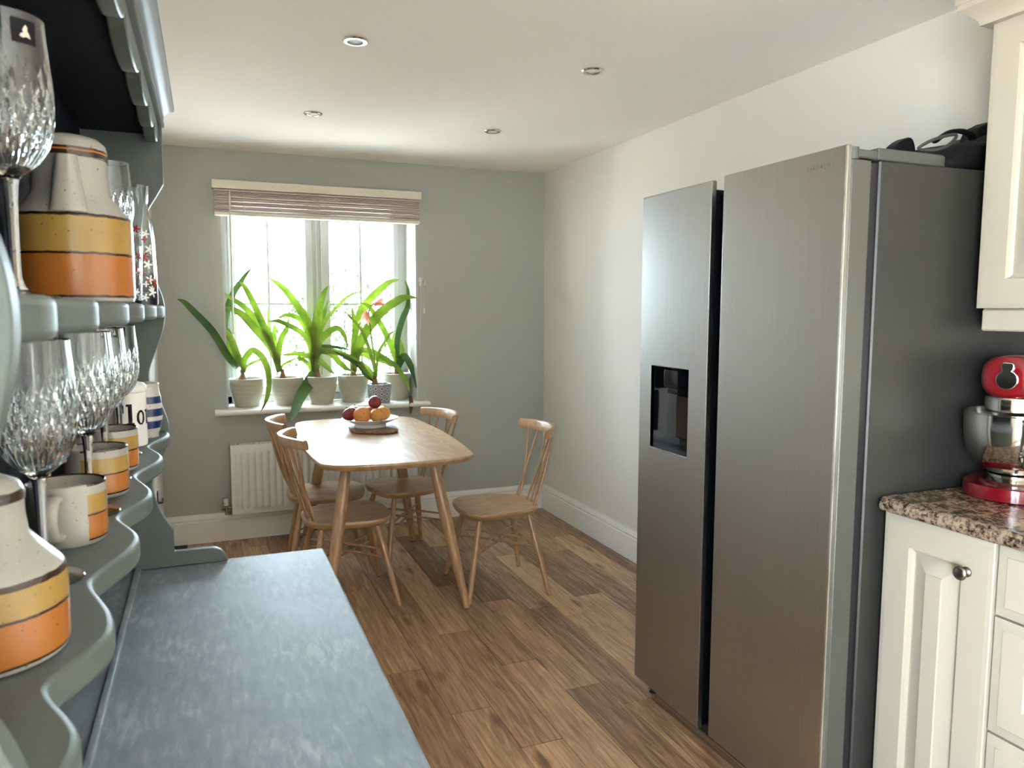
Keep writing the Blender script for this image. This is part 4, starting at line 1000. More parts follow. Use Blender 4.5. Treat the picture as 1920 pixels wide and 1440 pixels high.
# hinge covers
for (ya, yb, sgn) in ((1.406, 1.500, 1), (2.212, 2.304, -1)):
    ol = [(1.527, ya), (1.700, ya), (1.752, ya + 0.004), (1.776, ya + 0.018), (1.782, ya + 0.04), (1.782, yb), (1.527, yb)]
    if sgn < 0: ol = [(x, ya + yb - y) for x, y in ol]
    b = MB(); b.prism(ol, 'z', 1.7605, 1.789); hg = b.build('hinge_cover', M['hinge'], t, 30, bevel=0.003)
    yy = 1.418 if sgn > 0 else 2.292
    b = MB(); b.tube([(1.457, yy, 1.7575), (1.457, yy, 1.786)], 0.014, 18); b.box(1.457, 1.530, yy - 0.010, yy + 0.010, 1.762, 1.782, 0.003); b.build('hinge_knuckle', M['hinge'], hg)

# ---- black bag on top
t = thing('black_bag', 'black nylon bag with straps and buckle lying on the fridge freezer', 'bag', (1.93, 1.62, 1.761))
m = MB(); n = 34; k2 = 20; rr = []
for i in range(n + 1):
    f = i / n; x = 1.79 + 0.345 * f; hh = 0.010 + 0.088 * min(1, f / 0.45) ** 0.9 + 0.052 * max(0, (f - 0.62) / 0.38) ** 0.7; wd = 0.05 + 0.085 * min(1, f * 2.2) ** 0.6
    row = []
    for k in range(k2):
        a = 2 * PI * k / k2; ca, sa = math.cos(a), math.sin(a)
        p = Vector((x, 1.575 + wd * math.copysign(abs(ca) ** 0.7, ca), 1.763 + hh * (0.5 + 0.5 * math.copysign(abs(sa) ** 0.6, sa))))
        q = mnoise.noise(p * 18) * 0.016; p.z = max(1.762, p.z + q * (1 if sa > 0 else 0)); p.y += q
        row.append(tuple(p))
    rr.append(row)
m.stack(rr); m.build('bag_body', M['nylon'], t, 60)
def flap(ol, y0, y1):
    c = [(p.x, p.z) for p in catmull([(x, 0, z) for x, z in ol], 3)]
    b = MB(); b.prism(c, 'y', y0, y1); b.build('side_flap', M['nylon'], t, 40, bevel=0.006)
flap([(2.00, 1.84), (2.035, 1.868), (2.050, 1.895), (2.062, 1.914), (2.085, 1.926), (2.125, 1.930), (2.128, 1.80), (2.02, 1.79)], 1.545, 1.60)
flap([(1.772, 1.805), (1.790, 1.832), (1.808, 1.858), (1.835, 1.875), (1.858, 1.881), (1.875, 1.862), (1.89, 1.80)], 1.60, 1.64)
b = MB(); b.tube(catmull([(1.89, 1.55, 1.862), (1.93, 1.545, 1.888), (1.98, 1.545, 1.897), (2.03, 1.55, 1.890), (2.06, 1.56, 1.865)], 6), 0.006, 8, flat=2.0); b.build('strap', M['nylon'], t)
b = MB(); b.tube(catmull([(1.805, 1.53, 1.832), (1.85, 1.525, 1.858), (1.93, 1.53, 1.880), (1.945, 1.53, 1.874), (1.90, 1.52, 1.845), (1.85, 1.52, 1.830)], 6, True) + [Vector((1.805, 1.53, 1.832))], 0.0045, 8); b.build('buckle', M['hinge'], t)
b = MB(); b.tube([(1.97, 1.455, 1.766), (2.03, 1.46, 1.790), (2.11, 1.47, 1.830)], 0.007, 8, flat=2.5); b.build('webbing', M['grey_nylon'], t)

# ================================================================== KITCHEN UNITS
def rect_loops(m, org, ux, uz, un, w, h, loops):
    """nested rectangles: (inset, height along un) -> moulded panel"""
    org, ux, uz, un = map(Vector, (org, ux, uz, un)); rs = []
    for ins, d in loops:
        rs.append([org + ux * a + uz * c + un * d for a, c in ((ins, ins), (w - ins, ins), (w - ins, h - ins), (ins, h - ins))])
    vs = [p for r in rs for p in r]; fs = []
    for i in range(len(rs) - 1):
        for k in range(4): fs.append((i * 4 + k, i * 4 + (k + 1) % 4, (i + 1) * 4 + (k + 1) % 4, (i + 1) * 4 + k))
    fs.append((0, 3, 2, 1)); q = (len(rs) - 1) * 4; fs.append((q, q + 1, q + 2, q + 3))
    m.add(vs, fs)
def panel_door(m, x, y_far, y_near, z0, z1, inset, thick=0.019):
    """front faces -X; horizontal axis runs from far to near"""
    loops = [(0, -thick), (0, -0.003), (0.002, -0.0015), (0.011, -0.0008), (0.013, 0.0), (inset, 0.0), (inset + 0.003, -0.009), (inset + 0.010, -0.0135), (inset + 0.016, -0.0135), (inset + 0.048, -0.003), (inset + 0.050, 0.0), (inset + 0.051, 0.0)]
    rect_loops(m, (x, y_far, z0), (0, -1, 0), (0, 0, 1), (-1, 0, 0), y_far - y_near, z1 - z0, loops)
def slab_drawer(m, x, y_far, y_near, z0, z1, panel=False):
    loops = [(0, -0.019), (0, -0.007), (0.003, -0.006), (0.022, -0.002), (0.024, 0.0)]
    if panel: loops += [(0.075, 0.0), (0.079, -0.005), (0.088, -0.006), (0.112, -0.001)]
    rect_loops(m, (x, y_far, z0), (0, -1, 0), (0, 0, 1), (-1, 0, 0), y_far - y_near, z1 - z0, loops)
def knob(parent, x, y, z):
    m = MB(); m.lathe([(0, 0), (0.0115, 0), (0.012, -0.003), (0.007, -0.006), (0.0055, -0.012), (0.008, -0.018), (0.0145, -0.020), (0.0165, -0.023), (0.015, -0.027), (0.008, -0.0295), (0, -0.030)], n=28, axis='x'); m.shift((x, y, z)); m.build('knob', M['pewter'], parent, 50)
XB = 1.584
t = thing('base_cabinet', 'cream base cabinet with a tall raised panel door next to the fridge', 'cabinet', (1.88, 1.235, 0))
b = MB(); b.box(XB + 0.0195, XW - 0.002, 1.090, 1.386, 0.125, 0.890); b.build('carcass', M['cabinet'], t, 0)
b = MB(); panel_door(b, XB, 1.384, 1.0945, 0.130, 0.889, 0.074); d = b.build('door', M['cabinet'], t, 25); knob(d, XB, 1.155, 0.805)
b = MB(); b.box(XB + 0.06, XB + 0.078, 1.090, 1.386, 0.0, 0.123); b.build('plinth', M['cabinet'], t, 0)
t = thing('drawer_unit', 'cream base unit with three stacked drawers at the right edge', 'cabinet', (1.88, 0.84, 0))
b = MB(); b.box(XB + 0.0195, XW - 0.002, 0.592, 1.0885, 0.125, 0.890); b.build('carcass', M['cabinet'], t, 0)
for z0, z1, pn in ((0.731, 0.889, False), (0.463, 0.725, True), (0.130, 0.457, True)):
    b = MB(); slab_drawer(b, XB, 1.0885, 0.595, z0, z1, pn); d = b.build('drawer', M['cabinet'], t, 25); knob(d, XB, 0.842, (z0 + z1) / 2)
b = MB(); b.box(XB + 0.06, XB + 0.078, 0.592, 1.0885, 0.0, 0.123); b.build('plinth', M['cabinet'], t, 0)
t = thing('worktop', 'speckled brown granite-look worktop with a rounded front edge', 'worktop', (1.88, 0.99, 0.891))
pr = [(XW - 0.002, 0.8915), (XW - 0.002, 0.927)] + [(1.582 - 0.016 * math.sin(a), 0.911 + 0.016 * math.cos(a)) for a in [PI / 2 * i / 5 for i in range(6)]] + [(1.566, 0.901), (1.569, 0.894), (1.576, 0.8915)]
b = MB(); b.prism(pr, 'y', 0.592, 1.388); b.build('slab', M['granite'], t, 35, bevel=0.002)
XU = 1.830
t = thing('wall_cabinet', 'cream wall cabinet with raised panel door and cornice above the mixer', 'cabinet', (2.0, 1.1, 1.40))
b = MB(); b.box(XU + 0.0195, XW - 0.002, 0.86, 1.357, 1.402, 2.112); b.build('carcass', M['cabinet'], t, 0)
b = MB(); panel_door(b, XU, 1.3565, 0.862, 1.402, 2.108, 0.072); b.build('door', M['cabinet'], t, 25)
b = MB(); b.box(XU + 0.024, XU + 0.042, 0.86, 1.350, 1.3985, 1.402); b.box(XU + 0.010, XU + 0.040, 0.86, 1.347, 1.345, 1.400, 0.004); b.box(XU + 0.040, XW - 0.003, 1.329, 1.347, 1.345, 1.400, 0.004); b.build('pelmet', M['cabinet'], t, 30)
prof = [(-0.02, 2.100), (0.020, 2.100), (0.021, 2.108), (0.027, 2.118), (0.040, 2.131), (0.053, 2.139), (0.056, 2.142), (0.056, 2.154), (0.060, 2.156), (0.060, 2.185), (-0.02, 2.185)]
rr = []
for o, z in prof: rr.append([(XU - o, 0.86, z), (XU - o, 1.357 + o, z), (XW - 0.003, 1.357 + o, z)])
vs = [p for r in rr for p in r]; fs = []; n = len(rr)
for i in range(n):
    j = (i + 1) % n
    for k in range(2): fs.append((i * 3 + k, i * 3 + k + 1, j * 3 + k + 1, j * 3 + k))
fs += [tuple(i * 3 for i in range(n)), tuple(i * 3 + 2 for i in range(n))[::-1]]
b = MB(); b.add(vs, fs); b.build('cornice', M['cabinet'], t, 25)

# ================================================================== STAND MIXER
MXO = Vector((1.885, 1.268, 0.9275)); MA = math.radians(199)
t = thing('stand_mixer', 'red stand mixer with a polished steel bowl on the brown worktop', 'mixer', MXO, MA, local=True)
def rr_out(x0, x1, w, n=10):
    """plan: half round front at x1, squared back at x0"""
    o = [(x0, -w)]
    for i in range(n * 2 + 1):
        a = -PI / 2 + PI * i / (2 * n); o.append((x1 - w + w * math.cos(a), w * math.sin(a)))
    o.append((x0, w)); return o
ol = rr_out(-0.225, 0.112, 0.108)
def rg(s, z): return [(-0.05 + (x + 0.05) * s, y * s, z) for x, y in ol]
b = MB(); b.stack([rg(0.97, 0.0), rg(1.0, 0.004), rg(1.0, 0.026), rg(0.985, 0.034), rg(0.95, 0.037)]); b.build('base', M['red_enamel'], t, 35)
b = MB(); b.lathe([(0.072, 0.0365), (0.074, 0.044), (0.066, 0.047), (0.056, 0.052), (0.056, 0.058), (0, 0.058)], n=40); b.build('bowl_ring', M['polished'], t, 40)
b = MB(); b.lathe([(0, 0.058), (0.050, 0.058), (0.062, 0.066), (0.085, 0.084), (0.104, 0.112), (0.113, 0.146), (0.1155, 0.175), (0.1155, 0.212), (0.118, 0.214), (0.1175, 0.2165), (0.1135, 0.2155), (0.1125, 0.175), (0.101, 0.118), (0.08, 0.092), (0, 0.07)], n=64); bw = b.build('bowl', M['polished'], t, 50)
ha = math.radians(26)
hp = [(0.112, 0.205), (0.135, 0.203), (0.158, 0.190), (0.163, 0.165), (0.160, 0.130), (0.148, 0.108), (0.128, 0.098), (0.104, 0.110)]
b = MB(); c = catmull([(r * math.cos(ha), r * math.sin(ha), z) for r, z in hp], 4); b.tube(c, 0.0085, 10, flat=1.5); b.build('bowl_handle', M['polished'], bw, 50)
b = MB(); b.tube([(0, 0, 0.216), (0, 0, 0.13)], [0.018, 0.010], 12); b.build('shaft', M['polished'], t)
# head: tapered capsule along local X
vs = []; rowsN = []
secs = [(-0.250, 0.02), (-0.246, 0.045), (-0.232, 0.060), (-0.20, 0.066), (-0.12, 0.0675), (-0.02, 0.068), (0.045, 0.067), (0.072, 0.064), (0.086, 0.056), (0.093, 0.043), (0.096, 0.020)]
rows = []
for x, r in secs:
    row = []
    for k in range(28):
        a = 2 * PI * k / 28; ca, sa = math.cos(a), math.sin(a)
        row.append((x, r * math.copysign(abs(ca) ** 0.85, ca), 0.305 + 0.058 / 0.068 * r * math.copysign(abs(sa) ** 0.8, sa)))
    rows.append(row)
b = MB(); b.stack(rows); hd = b.build('head', M['red_enamel'], t, 60)
b = MB(); b.lathe([(0.060, 0.218), (0.062, 0.222), (0.062, 0.250), (0.058, 0.256), (0, 0.256)], (0.030, 0, 0), 44); b.lathe([(0, 0.2175), (0.0595, 0.2175)], (0.030, 0, 0), 44); b.build('collar', M['polished'], t, 40)
b = MB(); b.prism([(-0.225, 0.034), (-0.105, 0.034), (-0.125, 0.10), (-0.125, 0.20), (-0.10, 0.262), (-0.24, 0.262), (-0.235, 0.15)], 'y', -0.05, 0.05); b.build('column', M['red_enamel'], t, 35, bevel=0.014, seg=3)
# chrome hub cover: disc with a thumb tab on top
ol = []
for i in range(26):
    a = math.radians(118 + (422 - 118) * i / 25); ol.append((0.024 * math.cos(a), 0.024 * math.sin(a)))
ol += [(0.0135, 0.025), (0.015, 0.036), (0.011, 0.041), (-0.008, 0.042), (-0.0135, 0.038), (-0.0135, 0.026)]
b = MB(); b.prism([(y, 0.302 + z) for y, z in ol], 'x', 0.090, 0.102); b.build('hub_cover', M['polished'], hd, 30, bevel=0.002)

# ================================================================== DRESSER
t = thing('painted_dresser', 'sage green painted dresser with scalloped shelves along the left wall', 'dresser', (0.0, 1.15, 0))
DY0, DY1 = 0.418, 1.886      # outer faces of the two rack ends
XBK = -0.243
def side_outline():
    segs = [[(-0.076, 1.797), (-0.077, 1.670)],
            [(-0.077, 1.670), (-0.094, 1.640), (-0.112, 1.608), (-0.124, 1.565), (-0.122, 1.520), (-0.108, 1.475), (-0.092, 1.435), (-0.085, 1.402), (-0.086, 1.370), (-0.096, 1.330), (-0.112, 1.288), (-0.123, 1.250), (-0.118, 1.212), (-0.101, 1.182), (-0.088, 1.140), (-0.087, 1.108), (-0.098, 1.070), (-0.117, 1.036), (-0.126, 1.004), (-0.124, 0.975), (-0.113, 0.938), (-0.098, 0.908), (-0.086, 0.889)],
            [(-0.086, 0.889), (-0.086, 0.836)], [(-0.086, 0.836), (-0.010, 0.8355), (0.008, 0.832), (0.020, 0.822), (0.030, 0.8012)]]
    out = []
    for s in segs:
        c = catmull([(x, 0, z) for x, z in s], 5) if len(s) > 2 else [Vector((x, 0, z)) for x, z in s]
        out += [(p.x, p.z) for p in c][:-1]
    out += [(0.030, 0.8012), (XBK, 0.8012), (XBK, 1.797)]
    return out
so = side_outline()
for a, c in ((DY0, DY0 + 0.019), (DY1 - 0.019, DY1)):
    b = MB(); b.prism(so, 'y', a, c); b.build('side_panel', M['sage_paint'], t, 30, bevel=0.003, seg=3)
SY0, SY1 = DY0 + 0.0192, DY1 - 0.0192
bulge = [0.475, 0.520, 0.710, 0.985, 1.225, 1.525, 1.812, 1.90]
def front(y, hi=-0.083, lo=-0.115):
    for p, q in zip([0.30] + bulge[1:-1], bulge[1:-1] + [2.08]):
        if p <= y <= q:
            f = (y - p) / (q - p); s = 0.5 + 0.5 * math.cos(2 * PI * f)
            return lo + (hi - lo) * s ** 0.75
    return lo
ys = [SY0 + (SY1 - SY0) * i / 130 for i in range(131)]
for z in (1.094, 1.376):
    ol = [(front(y), y) for y in ys] + [(XBK + 0.010, SY1), (XBK + 0.010, SY0)]
    b = MB(); b.prism(ol, 'z', z, z + 0.027); b.build('shelf', M['sage_paint'], t, 50, bevel=0.006, seg=3)
# back boards, each a plank
nb = 11
for i in range(nb):
    y0 = SY0 + (SY1 - SY0) * i / nb; y1 = SY0 + (SY1 - SY0) * (i + 1) / nb
    b = MB(); b.box(XBK, XBK + 0.009, y0 + 0.0008, y1 - 0.0008, 0.8012, 1.797, 0.002); b.build('back_board', M['navy_paint'], t, 0)
b = MB(); b.box(XBK + 0.010, -0.108, SY0, SY1, 1.775, 1.795); b.build('top_board', M['navy_paint'], t, 0)
# scalloped frieze
notch = [0.43, 0.62, 0.745, 0.90, 1.135, 1.375, 1.575, 1.735, 1.870]
def lobe(y):
    for p, q in zip(notch[:-1], notch[1:]):
        if p <= y <= q: return 1.782 - 0.032 * math.sin(PI * (y - p) / (q - p)) ** 0.42
    return 1.782
ysf = [SY0 + (SY1 - SY0) * i / 260 for i in range(261)]
zl = [lobe(y) for y in ysf]
b = MB(); b.prism([(y, z) for y, z in zip(ysf, zl)] + [(SY1, 1.797), (SY0, 1.797)], 'x', -0.107, -0.083); b.build('frieze', M['sage_paint'], t, 50, bevel=0.003, seg=2)
cp = [(XBK, 1.7975), (-0.078, 1.7975), (-0.072, 1.799), (-0.071, 1.805), (-0.074, 1.808)] + [(-0.074 + 0.019 * (1 - math.cos(a)), 1.808 + 0.026 * math.sin(a)) for a in [PI / 2 * i / 7 for i in range(1, 8)]] + [(-0.051, 1.835), (-0.050, 1.843), (-0.054, 1.846), (XBK, 1.846)]
b = MB(); b.prism(cp, 'y', DY0 - 0.018, DY1 + 0.016); b.build('cornice', M['sage_paint'], t, 30)
# base
b = MB(); b.box(-0.250, 0.254, DY0 - 0.012, DY1 + 0.004, 0.774, 0.800, 0.006, 3); b.build('worktop', M['worktop_paint'], t, 40)
b = MB(); b.box(-0.168, -0.156, SY0 + 0.001, SY1 - 0.001, 0.8005, 0.8095, 0.003, 2); b.build('plate_groove_strip', M['worktop_paint'], t, 40)
b = MB(); b.box(-0.245, 0.225, DY0, DY1 - 0.004, 0.05, 0.7735); b.box(-0.245, 0.235, DY0 - 0.006, DY1 + 0.002, 0.0, 0.07, 0.004); b.build('base_body', M['sage_paint'], t, 0)
for y0, y1 in ((0.44, 0.90), (0.92, 1.38), (1.40, 1.865)):
    b = MB(); rect_loops(b, (0.243, y0, 0.62), (0, 1, 0), (0, 0, 1), (1, 0, 0), y1 - y0, 0.135, [(0, -0.0175), (0, -0.002), (0.003, 0), (0.012, 0.0)]); dr = b.build('drawer', M['sage_paint'], t, 25)
    m = MB(); m.lathe([(0, 0), (0.008, 0), (0.007, 0.012), (0.015, 0.022), (0.012, 0.03), (0, 0.032)], n=20, axis='x'); m.shift((0.243, (y0 + y1) / 2, 0.687)); m.build('knob', M['pewter'], dr, 50)
    b = MB(); rect_loops(b, (0.243, y0, 0.09), (0, 1, 0), (0, 0, 1), (1, 0, 0), y1 - y0, 0.51, [(0, -0.0175), (0, -0.002), (0.003, 0), (0.06, 0.0), (0.065, -0.006), (0.09, -0.006), (0.11, -0.001)]); dr = b.build('door', M['sage_paint'], t, 25)
    m = MB(); m.lathe([(0, 0), (0.008, 0), (0.007, 0.012), (0.015, 0.022), (0.012, 0.03), (0, 0.032)], n=20, axis='x'); m.shift((0.243, y1 - 0.03, 0.36)); m.build('knob', M['pewter'], dr, 50)

# ================================================================== WARES
ZL, ZU = 1.1212, 1.4032       # shelf tops
# ---- cut crystal goblets
def tri(x): return abs((x % 1.0) - 0.5) * 2
def make_goblet(label, loc):
    t = thing('wine_goblet', label, 'wine glass', loc, 0, 'cut crystal goblets on the dresser', local=True)
    HG = 0.243
    oz = [(0.0075, 0.106), (0.0105, 0.110), (0.0175, 0.1155), (0.0245, 0.1225), (0.0305, 0.132), (0.0347, 0.144), (0.0370, 0.157), (0.0378, 0.170), (0.0375, 0.183), (0.0365, 0.198), (0.0350, 0.216), (0.0338, 0.232), (0.0332, HG)]
    op = [(p.x, p.z) for p in catmull([(r, 0, z) for r, z in oz], 5)]
    ip = [(max(0.0, r - 0.0018 - 0.0010 * max(0, (0.2 - z) / 0.1)), z) for r, z in op if z > 0.1165][::-1]
    NN = 144; vs = []; fs = []; rows = []
    for pi, (r, z) in enumerate(op):
        row = []
        for k in range(NN):
            th = k / NN; cut = 0.0
            if 0.114 < z < 0.205:
                g = (z - 0.114) / 0.091
                w = math.sin(PI * g) ** 0.5
                a = tri(th * 20 + g * 2.4); c = tri(th * 20 - g * 2.4)
                cut = w * (max(0, a - 0.62) + max(0, c - 0.62)) / 0.38 * 0.0013
                if g < 0.22: cut = 0.0011 * max(0, tri(th * 40) - 0.4) / 0.6 * (g / 0.22) ** 0.5
            elif z <= 0.114 and z > 0.108: cut = 0.0006 * tri(th * 12)
            q = r - cut; row.append(len(vs)); vs.append((q * math.cos(2 * PI * th), q * math.sin(2 * PI * th), z))
        rows.append(row)
    vs0 = len(rows)
    for r, z in [(0.0325, HG + 0.0009)] + ip:
        row = []
        for k in range(NN): row.append(len(vs)); vs.append((r * math.cos(2 * PI * k / NN), r * math.sin(2 * PI * k / NN), z))
        rows.append(row)
    for a, c in zip(rows[:-1], rows[1:]):
        for k in range(NN): fs.append((a[k], a[(k + 1) % NN], c[(k + 1) % NN], c[k]))
    ap = len(vs); vs.append((0, 0, ip[-1][1] - 0.001))
    for k in range(NN): fs.append((rows[-1][k], rows[-1][(k + 1) % NN], ap))
    b = MB(); b.add(vs, fs); b.build('bowl', M['crystal'], t, 24)
    b = MB(); b.lathe([(0.0075, 0.106), (0.0064, 0.101), (0.0056, 0.090), (0.0050, 0.07), (0.0046, 0.035), (0.0050, 0.020), (0.0075, 0.0115), (0.0100, 0.0085)], n=12); b.build('stem', M['crystal'], t, 20)
    b = MB(); b.lathe([(0.0100, 0.0085), (0.017, 0.0060), (0.028, 0.0040), (0.0345, 0.0030), (0.0358, 0.0018), (0.0345, 0.0), (0.015, 0.0010), (0, 0.0014)], n=48); b.build('foot', M['crystal'], t, 30)
    return t
g0 = make_goblet('large cut crystal goblet standing nearest on the upper dresser shelf', (-0.157, 0.800, ZU))
km = kid_map()
for loc, lab in (((-0.148, 1.500, ZU), 'cut crystal goblet on the upper dresser shelf, behind the coffee pot'),
                 ((-0.160, 0.863, ZL), 'cut crystal goblet on the lower dresser shelf behind the lidded pot, nearest of its row'),
                 ((-0.152, 1.133, ZL), 'cut crystal goblet on the lower shelf between the first and second striped mugs'),
                 ((-0.156, 1.344, ZL), 'cut crystal goblet on the lower shelf between the second and third striped mugs'),
                 ((-0.157, 1.575, ZL), 'cut crystal goblet on the lower shelf in front of the white flour canister')):
    c = copy_tree(g0, km); c.location = loc; c['label'] = lab; last = c
# dark paper sticker on two of the bowls
def sticker(parent, loc, r, th, z, w, hgt):
    m = MB(); vs = []; fs = []
    for i in range(9):
        a = th + (i / 8 - 0.5) * w / r
        for k in (0, 1): vs.append((loc[0] + r * math.cos(a), loc[1] + r * math.sin(a), loc[2] + z + (k - 0.5) * hgt))
    for i in range(8): fs.append((i * 2, i * 2 + 2, i * 2 + 3, i * 2 + 1))
    m.add(vs, fs); o = m.build('sticker', M['ink'], None, 60); o.parent = parent
    o.matrix_parent_inverse = Matrix.Translation(-Vector(loc))
    m = MB(); rr = r + 0.0010           # pale crest printed on the label
    pts = [(-0.30, -0.32), (-0.12, -0.38), (0.05, -0.30), (0.30, -0.36), (0.22, -0.12), (0.12, 0.02), (0.14, 0.20), (0.04, 0.36), (-0.06, 0.22), (-0.14, 0.05), (-0.10, -0.10), (-0.24, -0.16)]
    pts = [(u * 0.75, v * 0.75) for u, v in pts]
    q = [(loc[0] + rr * math.cos(th + u * w / r), loc[1] + rr * math.sin(th + u * w / r), loc[2] + z + v * hgt) for u, v in pts]
    m.add(q, [tuple(range(len(q)))]); c = m.build('crest', M['cord'], None, 0); c.parent = o; return o
sticker(g0, (-0.157, 0.800, ZU), 0.0350, math.radians(-50), 0.226, 0.020, 0.020)
sticker(last, (-0.157, 1.575, ZL), 0.0350, math.radians(-72), 0.232, 0.020, 0.018)

# ---- stoneware with orange and yellow bands
WH, BR, OR, YE = (0.33, 0.315, 0.285), (0.03, 0.013, 0.008), (0.33, 0.115, 0.022), (0.30, 0.185, 0.046)
M['mug_glaze'] = banded('banded_mug_glaze', [(-0.01, WH), (0.0055, BR), (0.0075, OR), (0.0345, BR), (0.0365, YE), (0.0590, WH), (0.0690, BR)], 0.0014, WH, math.radians(56), math.radians(-108), 0.0390, 0.08)
def make_mug(label, loc, rz):
    t = thing('striped_mug', label, 'mug', loc, rz, 'banded stoneware mugs on the lower dresser shelf', local=True)
    b = MB(); b.lathe([(0, 0.003), (0.034, 0.003), (0.035, 0.0), (0.038, 0.0), (0.0410, 0.003), (0.0420, 0.010), (0.0424, 0.04), (0.0422, 0.066), (0.0424, 0.0705), (0.0410, 0.0722), (0.0386, 0.070), (0.0382, 0.03), (0.034, 0.008), (0, 0.007)], n=56); b.build('cup', M['mug_glaze'], t, 45)
    ha = math.radians(-98); d = Vector((math.cos(ha), math.sin(ha), 0)); pts = [d * r + Vector((0, 0, z)) for r, z in ((0.040, 0.058), (0.052, 0.060), (0.063, 0.053), (0.066, 0.038), (0.061, 0.023), (0.051, 0.016), (0.040, 0.016))]
    c = catmull(pts, 4); b = MB(); b.tube(c, 0.0062, 10, flat=1.7); b.build('handle', M['stoneware'], t, 60)
    return t
M['stoneware'] = banded('speckled_stoneware', [(-0.1, WH)], 0.001)
mg = make_mug('orange and yellow striped mug nearest the camera, its white handle showing', (-0.160, 1.008, ZL), 0)
km = kid_map()
for loc, rz, lab in (((-0.157, 1.250, ZL), math.radians(-60), 'orange and yellow striped mug, second along the lower shelf'),
                     ((-0.158, 1.440, ZL), math.radians(-35), 'orange and yellow striped mug farthest along, beside the flour canister')):
    c = copy_tree(mg, km); c.location = loc; c.rotation_euler = (0, 0, rz); c['label'] = lab
# tall coffee pot on the upper shelf
P = (-0.1585, 1.150, ZU)
M['pot_glaze'] = banded('banded_coffee_pot_glaze', [(-0.01, WH), (0.006, BR), (0.0085, OR), (0.0600, BR), (0.0625, YE), (0.1065, BR), (0.1105, WH), (0.185, BR), (0.190, OR), (0.1925, BR), (0.195, WH)], 0.0030, None, 0, 0, None, 0.25)
t = thing('coffee_pot', 'tall stoneware coffee pot with orange and yellow bands on the upper dresser shelf', 'coffee pot', P)
b = MB(); b.lathe([(0, 0.002), (0.061, 0.002), (0.063, 0.0), (0.0690, 0.002), (0.0710, 0.008), (0.0715, 0.060), (0.0710, 0.106), (0.069, 0.111), (0.054, 0.129), (0.0455, 0.140), (0.0440, 0.160), (0.0435, 0.184), (0.040, 0.184), (0.040, 0.14), (0, 0.135)], P, 64); b.build('body', M['pot_glaze'], t, 40)
b = MB(); b.lathe([(0.0445, 0.1845), (0.0450, 0.195), (0.0430, 0.204), (0.036, 0.211), (0.020, 0.2155), (0, 0.217)], P, 56); b.build('lid', M['pot_glaze'], t, 45)
# short wide spout hugging the neck, and the loop handle on the far side
aa = math.radians(-85); d = Vector((math.cos(aa), math.sin(aa), 0)); s = Vector((-d.y, d.x, 0)); rows = []
for f in range(9):
    g = f / 8; z = 0.112 + 0.070 * g; w = 0.0225 - 0.0105 * g ** 0.8; r = 0.0740 - 0.010 * g
    row = []
    for k in range(14):
        a = 2 * PI * k / 14; ca, sa = math.cos(a), math.sin(a)
        row.append(tuple(Vector(P) + d * (0.040 + (r - 0.040) * (0.5 + 0.5 * math.copysign(abs(ca) ** 0.7, ca))) + s * w * math.copysign(abs(sa) ** 0.7, sa) + Vector((0, 0, z))))
    rows.append(row)
b = MB(); b.stack(rows); b.build('spout', M['stoneware'], t, 50)
hp = [Vector(P) - d * r + Vector((0, 0, z)) for r, z in ((0.043, 0.172), (0.068, 0.174), (0.088, 0.158), (0.093, 0.120), (0.086, 0.075), (0.066, 0.050))]
b = MB(); b.tube(catmull(hp, 4), 0.007, 10, flat=1.5); b.build('handle', M['stoneware'], t, 60)
# low lidded pot on the lower shelf
P = (-0.172, 0.690, ZL)
M['low_glaze'] = banded('banded_low_pot_glaze', [(-0.01, WH), (0.005, BR), (0.007, OR), (0.0400, BR), (0.0425, YE), (0.0640, BR), (0.0685, WH), (0.124, BR), (0.132, WH)], 0.0022, None, 0, 0, None, 0.2)
t = thing('lidded_pot', 'squat stoneware pot with orange and yellow bands, nearest on the lower dresser shelf', 'pot', P)
b = MB(); b.lathe([(0, 0.002), (0.051, 0.002), (0.053, 0.0), (0.058, 0.002), (0.060, 0.008), (0.0605, 0.040), (0.0598, 0.066), (0.057, 0.071), (0.042, 0.088), (0.0345, 0.097), (0.0330, 0.112), (0.0328, 0.1238), (0.030, 0.1238), (0.030, 0.10), (0, 0.095)], P, 64); b.build('body', M['low_glaze'], t, 40)
b = MB(); b.lathe([(0.0336, 0.1242), (0.034, 0.130), (0.030, 0.138), (0.018, 0.144), (0.008, 0.146), (0.009, 0.153), (0, 0.156)], P, 48); b.build('lid', M['low_glaze'], t, 45)

